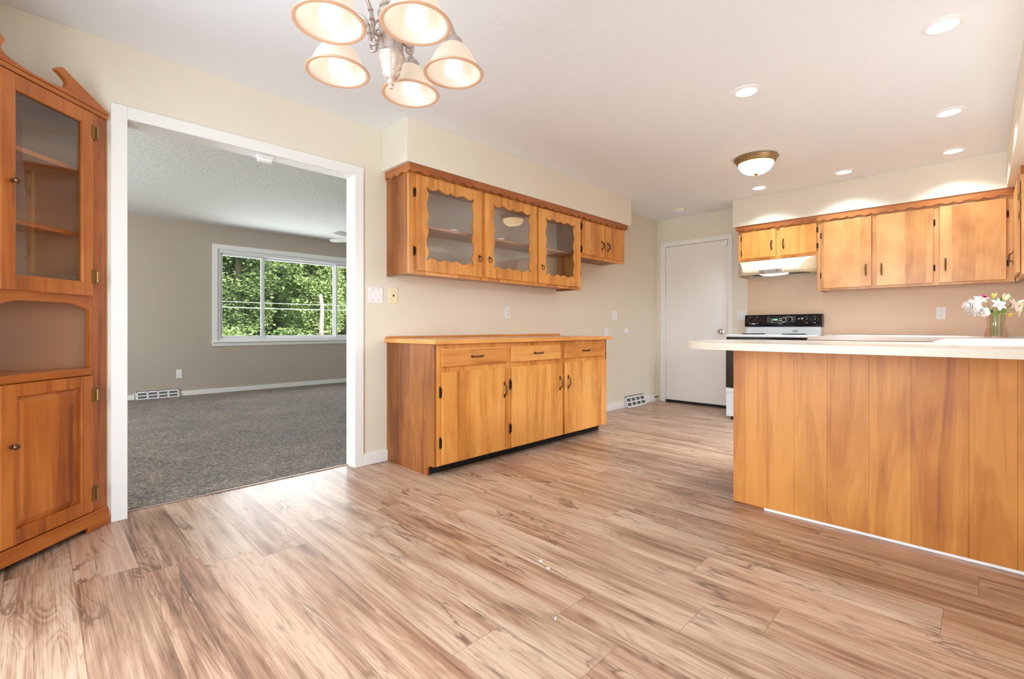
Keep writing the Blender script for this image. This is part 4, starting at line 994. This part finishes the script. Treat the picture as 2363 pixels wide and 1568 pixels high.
for i, (x, y, lab) in enumerate(((1.819, 1.485, 'curled white paint chip on the floor, farthest of three'), (1.881, 1.462, 'curled white paint chip on the floor, middle of three'), (2.117, 1.23, 'curled white paint chip on the floor, nearest of three'))):
    bm = bm_(); r = .009; rows = []
    for k in range(9):
        an = k * .35 + i; px, py = x + r * math.cos(an), y + r * math.sin(an) * .7
        rows.append((bm.verts.new((px, py, .0005)), bm.verts.new((px, py, .003 + .0006 * k)), bm.verts.new((px * .9 + x * .1, py * .9 + y * .1, .003 + .0006 * k)), bm.verts.new((px * .9 + x * .1, py * .9 + y * .1, .0005))))
    for a, b in zip(rows, rows[1:]):
        for k in range(4): bm.faces.new((a[k], a[(k + 1) % 4], b[(k + 1) % 4], b[k]))
    bm.faces.new(rows[0]); bm.faces.new(rows[-1])
    tag(mk('paint_chip', bm, 'plastic', loc=(x, y, 0)), lab, 'paint chip', 'paint chips on the floor')

# ---------------------------------------------------------------- ceiling fixtures
cans = [(2.999, 3.064, 'round recessed ceiling light nearest the upper right corner'), (2.108, 3.066, 'recessed ceiling light on its own between the chandelier and the dome light'), (2.977, 4.322, 'recessed ceiling light, middle of the three along the right side'), (2.970, 5.285, 'recessed ceiling light in the far right corner above the tall cabinet'), (2.227, 5.280, 'recessed ceiling light right of the dome light, close to the back soffit'), (1.505, 5.256, 'recessed ceiling light just behind the dome light')]
can0 = None
for x, y, lab in cans:
    if can0 is None:
        t = can0 = thing('recessed_light', lab, 'ceiling light', (x, y, CE), group='recessed ceiling lights')
        bm = bm_(); lathe(bm, [(.058, -.003), (.060, -.010), (.078, -.005), (.081, -.0005)], (x, y, CE), 40); mk('trim_ring', bm, 'plastic', t, smooth=True)
        bm = bm_(); lathe(bm, [(0, -.006), (.03, -.0058), (.0585, -.003)], (x, y, CE), 40); mk('lens', bm, 'lens', t, smooth=True)
    else: dup(can0, (x, y, CE), lab)
    lamp('can_lamp', 'AREA', (x, y, CE - .012), 2.9, (.80, .91, 1), size=.11, spread=R(120))
FX, FY = 1.765, 4.33
fl = thing('dome_light', 'flush ceiling light with gold scalloped rim and glowing glass bowl', 'ceiling light', (FX, FY, CE))
bm = bm_(); lathe(bm, [(0, -.0005), (.168, -.0005), (.172, -.008), (.168, -.016), (.160, -.022), (.156, -.034), (.148, -.046), (.138, -.052), (.134, -.052), (.134, -.02), (0, -.018)], (FX, FY, CE), 48); mk('rim', bm, 'bowlmetal', fl, smooth=True)
bm = bm_(); lathe(bm, [(.136, -.045), (.134, -.06), (.124, -.085), (.105, -.108), (.078, -.125), (.045, -.136), (.0, -.140)], (FX, FY, CE), 48); mk('glass_bowl', bm, 'bowl', fl, smooth=True)
bm = bm_(); lathe(bm, [(0, -.136), (.022, -.137), (.020, -.143), (.010, -.150), (.006, -.153), (.008, -.158), (.006, -.164), (0, -.166)], (FX, FY, CE), 20); mk('finial', bm, 'bowlmetal', fl, smooth=True)
lamp('dome_lamp', 'POINT', (FX, FY, CE - .085), 36, (.88, .95, 1), radius=.03)
sd = thing('smoke_detector', 'small round cream smoke detector on the ceiling by the door', 'smoke detector', (.53, 5.52, CE))
bm = bm_(); lathe(bm, [(.060, -.0005), (.060, -.012), (.056, -.018)], (.53, 5.52, CE), 32); mk('base', bm, 'ivory', sd, smooth=True)
bm = bm_(); lathe(bm, [(.055, -.015), (.053, -.032), (.044, -.038), (0, -.04)], (.53, 5.52, CE), 32); mk('cap', bm, 'plastic', sd, smooth=True)

# chandelier
HX, HY = 1.826, .775
ch = thing('chandelier', 'five-arm nickel chandelier with white ribbed glass shades', 'chandelier', (HX, HY, CE))
bm = bm_(); lathe(bm, [(0, 0), (.065, -.0005), (.066, -.012), (.05, -.03), (.02, -.04), (.012, -.05), (0, -.05)], (HX, HY, CE), 32); mk('canopy', bm, 'nickel', ch, smooth=True)
bm = bm_(); lathe(bm, [(.008, 2.39), (.008, 2.14), (.02, 2.13), (.022, 2.11), (.012, 2.09), (.016, 2.06), (.03, 2.04), (.032, 2.02), (.022, 2.005), (.024, 1.995), (.033, 1.985), (.036, 1.975), (.024, 1.965), (0, 1.965)], (HX, HY, 0), 28); mk('stem', bm, 'nickel', ch, smooth=True)
bm = bm_(); lathe(bm, [(0, 1.966), (.030, 1.966), (.037, 1.963), (.041, 1.958), (.041, 1.954), (.0375, 1.950), (.0375, 1.835), (.0405, 1.832), (.0415, 1.826), (.039, 1.822), (0, 1.822)], (HX, HY, 0), 36); colm = mk('column', bm, 'nickel', ch, smooth=True)
# maker's sticker: faint rows on the column side facing the room
bm = bm_()
aw = math.atan2(-HY, CAM.location.x - HX)
for r in range(7):
    z = 1.893 - r * .0065
    for k in range(-7, 8):
        if (r * 5 + k * 3) % 7 == 0 and r not in (0, 5): continue
        a0 = aw - .25 + k * .065; q = [bm.verts.new((HX + .0378 * math.cos(a), HY + .0378 * math.sin(a), zz)) for a, zz in ((a0, z), (a0 + .045, z), (a0 + .045, z + .0022), (a0, z + .0022))]; bm.faces.new(q)
mk('sticker_print', bm, 'rim', colm)
bm = bm_(); lathe(bm, [(.039, 1.823), (.0385, 1.815), (.034, 1.806), (.0325, 1.80), (.032, 1.792), (.029, 1.785), (.0265, 1.781), (.0262, 1.777), (.028, 1.774), (.027, 1.768), (.020, 1.757), (.0115, 1.751), (0, 1.751)], (HX, HY, 0), 32); mk('cup', bm, 'nickel_hi', ch, smooth=True)
bm = bm_(); lathe(bm, [(.0115, 1.752), (.0095, 1.748), (.0075, 1.744), (.0095, 1.741), (.0095, 1.738), (.005, 1.735), (.0045, 1.729), (.0055, 1.726), (0, 1.724)], (HX, HY, 0), 18); mk('finial', bm, 'nickel_hi', ch, smooth=True)
SH = [(1.8564, .5661, 1.8179), (2.0212, .7354, 1.8171), (1.9043, .9588, 1.8118), (1.7399, .9016, 1.782), (1.6854, .6691, 1.788)]
for x, y, z in SH:
    dv = Vector((x - HX, y - HY, 0)); L = dv.length; dv.normalize(); B0 = Vector((HX, HY, 0))
    P = lambda r, h: B0 + dv * r + Vector((0, 0, h))
    zt = z + .125
    bm = bm_(); tube(bm, spline([P(.036, 1.878), P(.052, 1.868), P(.066, 1.876), P(.070, 1.90), P(.074, 1.925), P(.086, 1.95), P(.11, zt + .055), P(.145, zt + .068), P(L - .02, zt + .05), P(L, zt + .012), P(L, zt - .004)], 6), .0055, 8)
    tube(bm, spline([P(.036, 1.918), P(.05, 1.912), P(.062, 1.895), P(.068, 1.868), P(.062, 1.848), P(.05, 1.850), P(.046, 1.862)], 6), .004, 8)
    arm = mk('arm', bm, 'nickel', ch, smooth=True)
    bm = bm_()
    for h in (1.905, 1.93): lathe(bm, [(.0056, -.004), (.0085, -.002), (.0085, .002), (.0056, .004)], P(.0715 + (h - 1.905) * .2, h), 12)
    mk('arm_collar', bm, 'nickel', arm, smooth=True)
    bm = bm_(); lathe(bm, [(0, z + .131), (.010, z + .130), (.012, z + .124), (.020, z + .119), (.026, z + .111), (.0285, z + .108), (.0285, z + .090), (.026, z + .088), (0, z + .088)], (x, y, 0), 28); mk('socket_cup', bm, 'nickel', arm, smooth=True)
    D = .195 / 2
    bm = bm_(); pr = [(.027, z + .096), (.036, z + .090), (.050, z + .076), (.064, z + .056), (.074, z + .034), (.082, z + .016), (.089, z + .006), (D - .004, z + .001)]
    lathe(bm, pr + [(r - .003, h - .0015) for r, h in pr[::-1]], (x, y, 0), 72)
    s = mk('shade', bm, 'shade', ch, smooth=True)
    bm = bm_(); lathe(bm, [(D - .012, z + .0005), (D - .005, z - .0015), (D - .001, z - .001), (D, z + .0015), (D - .003, z + .005), (D - .012, z + .006)], (x, y, 0), 72); mk('shade_rim', bm, 'rim', s, smooth=True)
    bm = bm_(); c = z + .020
    lathe(bm, [(.013, c + .05), (.014, c + .04), (.020, c + .026), (.027, c + .012), (.030, c - .002), (.028, c - .015), (.021, c - .025), (.010, c - .0305), (0, c - .0315)], (x, y, 0), 28); mk('bulb', bm, 'bulb', s, smooth=True)

# living room ceiling fan (only two blade tips reach into the opening)
cx, cy, zf = -3.06, 3.326, 2.25
fa = thing('ceiling_fan', 'ceiling fan in the living room, blade tips showing past the opening jamb', 'ceiling fan', (cx, cy, CL))
bm = bm_(); lathe(bm, [(0, CL - .0005), (.07, CL - .0005), (.06, CL - .04), (.015, CL - .05), (.015, 2.34), (.09, 2.33), (.11, 2.29), (.10, 2.24), (.05, 2.21), (0, 2.205)], (cx, cy, 0), 32); mk('motor', bm, 'fanblade', fa, smooth=True)
a0 = math.atan2(2.75 - cy, -2.886 - cx)
for k in range(5):
    an = a0 + k * 2 * math.pi / 5; d = Vector((math.cos(an), math.sin(an), 0)); s = Vector((-d.y, d.x, .18)).normalized()
    bm = bm_(); pts = [(.10, .03), (.22, .055), (.50, .065), (.58, .05), (.60, .0), (.58, -.05), (.50, -.065), (.22, -.055), (.10, -.03)]
    prism(bm, pts, lambda a, b, dd: Vector((cx, cy, zf)) + d * a + s * b + Vector((0, 0, dd)), -.004, .004); mk('blade', bm, 'fanblade', fa)

# ---------------------------------------------------------------- outdoors beyond the living room window
struct('ground', box(bm_(), (-45, -30, -.9), (XL - .12, 40, -.6)), 'grass')
def tree(label, x, y, h, rx, rz, zc, mat, nclump, per, leaf, group, cat='tree', trunk=True, name='tree', seed=0):
    t = thing(name, label, cat, (x, y, -.6), group=group)
    rg = np.random.default_rng(seed + 11)
    if trunk:
        bm = bm_(); tube(bm, spline([(x, y, -.62), (x + .08, y - .05, h * .3), (x, y + .1, h * .7)], 5), [.17 - .006 * i for i in range(11)], 10); mk('trunk', bm, 'bark', t, smooth=True)
    th = rg.uniform(0, 2 * math.pi, nclump); cz = rg.uniform(-1, 1, nclump); rr = rg.uniform(.55, 1., nclump) ** .5
    cxy = np.sqrt(1 - cz ** 2)
    cl = np.stack([x + rx * rr * cxy * np.cos(th), y + rx * rr * cxy * np.sin(th), zc + rz * rr * cz], 1)
    N = nclump * per
    c = np.repeat(cl, per, 0) + np.clip(rg.normal(0, 1, (N, 3)), -1.3, 1.3) * np.array([.26, .26, .18])
    c[:, 2] -= .3 * np.linalg.norm((c - np.repeat(cl, per, 0))[:, :2], axis=1)
    c[:, 2] = np.maximum(c[:, 2], -.55)
    d = rg.normal(0, 1, (N, 3)); d[:, 2] = d[:, 2] * .4 - .35; d /= np.linalg.norm(d, axis=1)[:, None]
    s = np.cross(d, rg.normal(0, .5, (N, 3)) + np.array([0, 0, 1.])); s /= np.linalg.norm(s, axis=1)[:, None] + 1e-9
    nn = np.cross(s, d); L = leaf * rg.uniform(.6, 1.25, N)[:, None]
    v = np.stack([c, c + d * L * .5 + s * L * .3 + nn * L * .1, c + d * L, c + d * L * .5 - s * L * .3 + nn * L * .1], 1).reshape(-1, 3)
    me = bpy.data.meshes.new('foliage'); me.from_pydata((v - np.array([x, y, -.6])).tolist(), [], [(4 * i, 4 * i + 1, 4 * i + 2, 4 * i + 3) for i in range(N)])
    me.materials.append(M[mat]); o = bpy.data.objects.new('foliage', me); COL.objects.link(o); o.parent = t
    return t
TG = 'trees outside the living room window'
tree('dark leafy tree filling the left pane of the window', -16.4, 5.2, 6, .95, 2.9, 2.5, 'leaf_d', 150, 120, .15, TG, seed=1)
tree('bright light green tree behind the middle pane of the window', -16.4, 8.0, 6, .95, 2.9, 2.5, 'leaf_l', 150, 120, .15, TG, seed=3)
tree('green tree at the right end of the front row', -16.4, 10.8, 7, .95, 2.9, 2.5, 'leaf_l', 120, 110, .15, TG, seed=5)
tree('dark tree at the left end of the front row', -16.4, 2.4, 7, .95, 2.9, 2.5, 'leaf_d', 120, 100, .15, TG, seed=7)
tree('deep green tree at the left of the second row', -20.6, 3.9, 8, 1.45, 3.6, 3.2, 'leaf_d', 150, 110, .20, TG, seed=2)
tree('tall deep green tree behind the gap between the first trees', -20.6, 7.7, 8, 1.45, 3.6, 3.2, 'leaf_d', 190, 110, .20, TG, seed=4)
tree('tall pale green tree right of the bare trunk in the second row', -20.6, 11.5, 8, 1.45, 3.6, 3.2, 'leaf_l', 190, 110, .20, TG, seed=8)
tree('dark tree at the left of the farthest row', -26., 7.0, 9, 2.0, 4.4, 4.0, 'leaf_d', 170, 90, .36, TG, seed=21)
tree('dark tree in the middle of the farthest row', -26., 12.2, 9, 2.0, 4.4, 4.0, 'leaf_d', 170, 90, .36, TG, seed=22)
bm = bm_(); rh = random.Random(9); gy = [-10 + 2 * k for k in range(26)]; gx = [-29, -31, -33, -36, -40]; gz = [-.7, 2.2, 4.8, 7.5, 9.]
V = [[bm.verts.new((x + rh.uniform(-.5, .5), y, z + rh.uniform(-.5, .5) * (i > 0))) for y in gy] for i, (x, z) in enumerate(zip(gx, gz))]
for a_, b_ in zip(V, V[1:]):
    for k in range(len(gy) - 1): bm.faces.new((a_[k], a_[k + 1], b_[k + 1], b_[k]))
struct('hill', bm, 'leaf_d')
SG = 'shrubs along the bottom of the window view'
tree('low bush at the bottom of the left pane', -13.4, 4.2, 2, .6, .7, .25, 'leaf_l', 40, 80, .16, SG, 'bush', False, 'shrub', 8)
tree('low bush at the bottom of the middle pane', -13.4, 5.95, 2, .45, .7, .25, 'leaf_d', 40, 80, .16, SG, 'bush', False, 'shrub', 9)
tree('low bush right of the pale bare trunk', -13.4, 8.9, 2, .7, .7, .25, 'leaf_d', 40, 80, .16, SG, 'bush', False, 'shrub', 10)
bt = thing('bare_trunk', 'pale bare tree trunk with broken twigs seen through the middle pane', 'tree trunk', (-13.6, 7.15, -.6))
bm = bm_(); tube(bm, spline([(-13.6, 7.15, -.62), (-13.6, 7.15, 1.0), (-13.58, 7.17, 1.7), (-13.62, 7.12, 2.2)], 5), [.085 - .0015 * i for i in range(16)], 12); mk('trunk', bm, 'palebark', bt, smooth=True)
bm = bm_()
for z, l, sg in ((.72, .3, 1), (.78, .25, -1), (.88, .35, 1), (.95, .3, -1), (1.08, .3, -1), (1.15, .2, -1), (1.85, .35, 1), (1.9, .3, -1)): tube(bm, [(-13.6, 7.15, z), (-13.55, 7.15 + sg * l, z + .03)], [.012, .005], 6)
mk('twigs', bm, 'palebark', bt)
for z, r, lab in ((1.63, .016, 'lower thicker overhead wire crossing the window view'), (1.80, .010, 'upper thin overhead wire crossing the window view')):
    bm = bm_(); tube(bm, spline([(-12.9, -6, z + .2), (-12.9, 2, z + .02), (-12.9, 8, z), (-12.9, 20, z + .2)], 6), r, 6)
    tag(mk('overhead_wire', bm, 'wire', loc=(-12.9, 6, z), smooth=True), lab, 'wire', 'overhead wires outside')
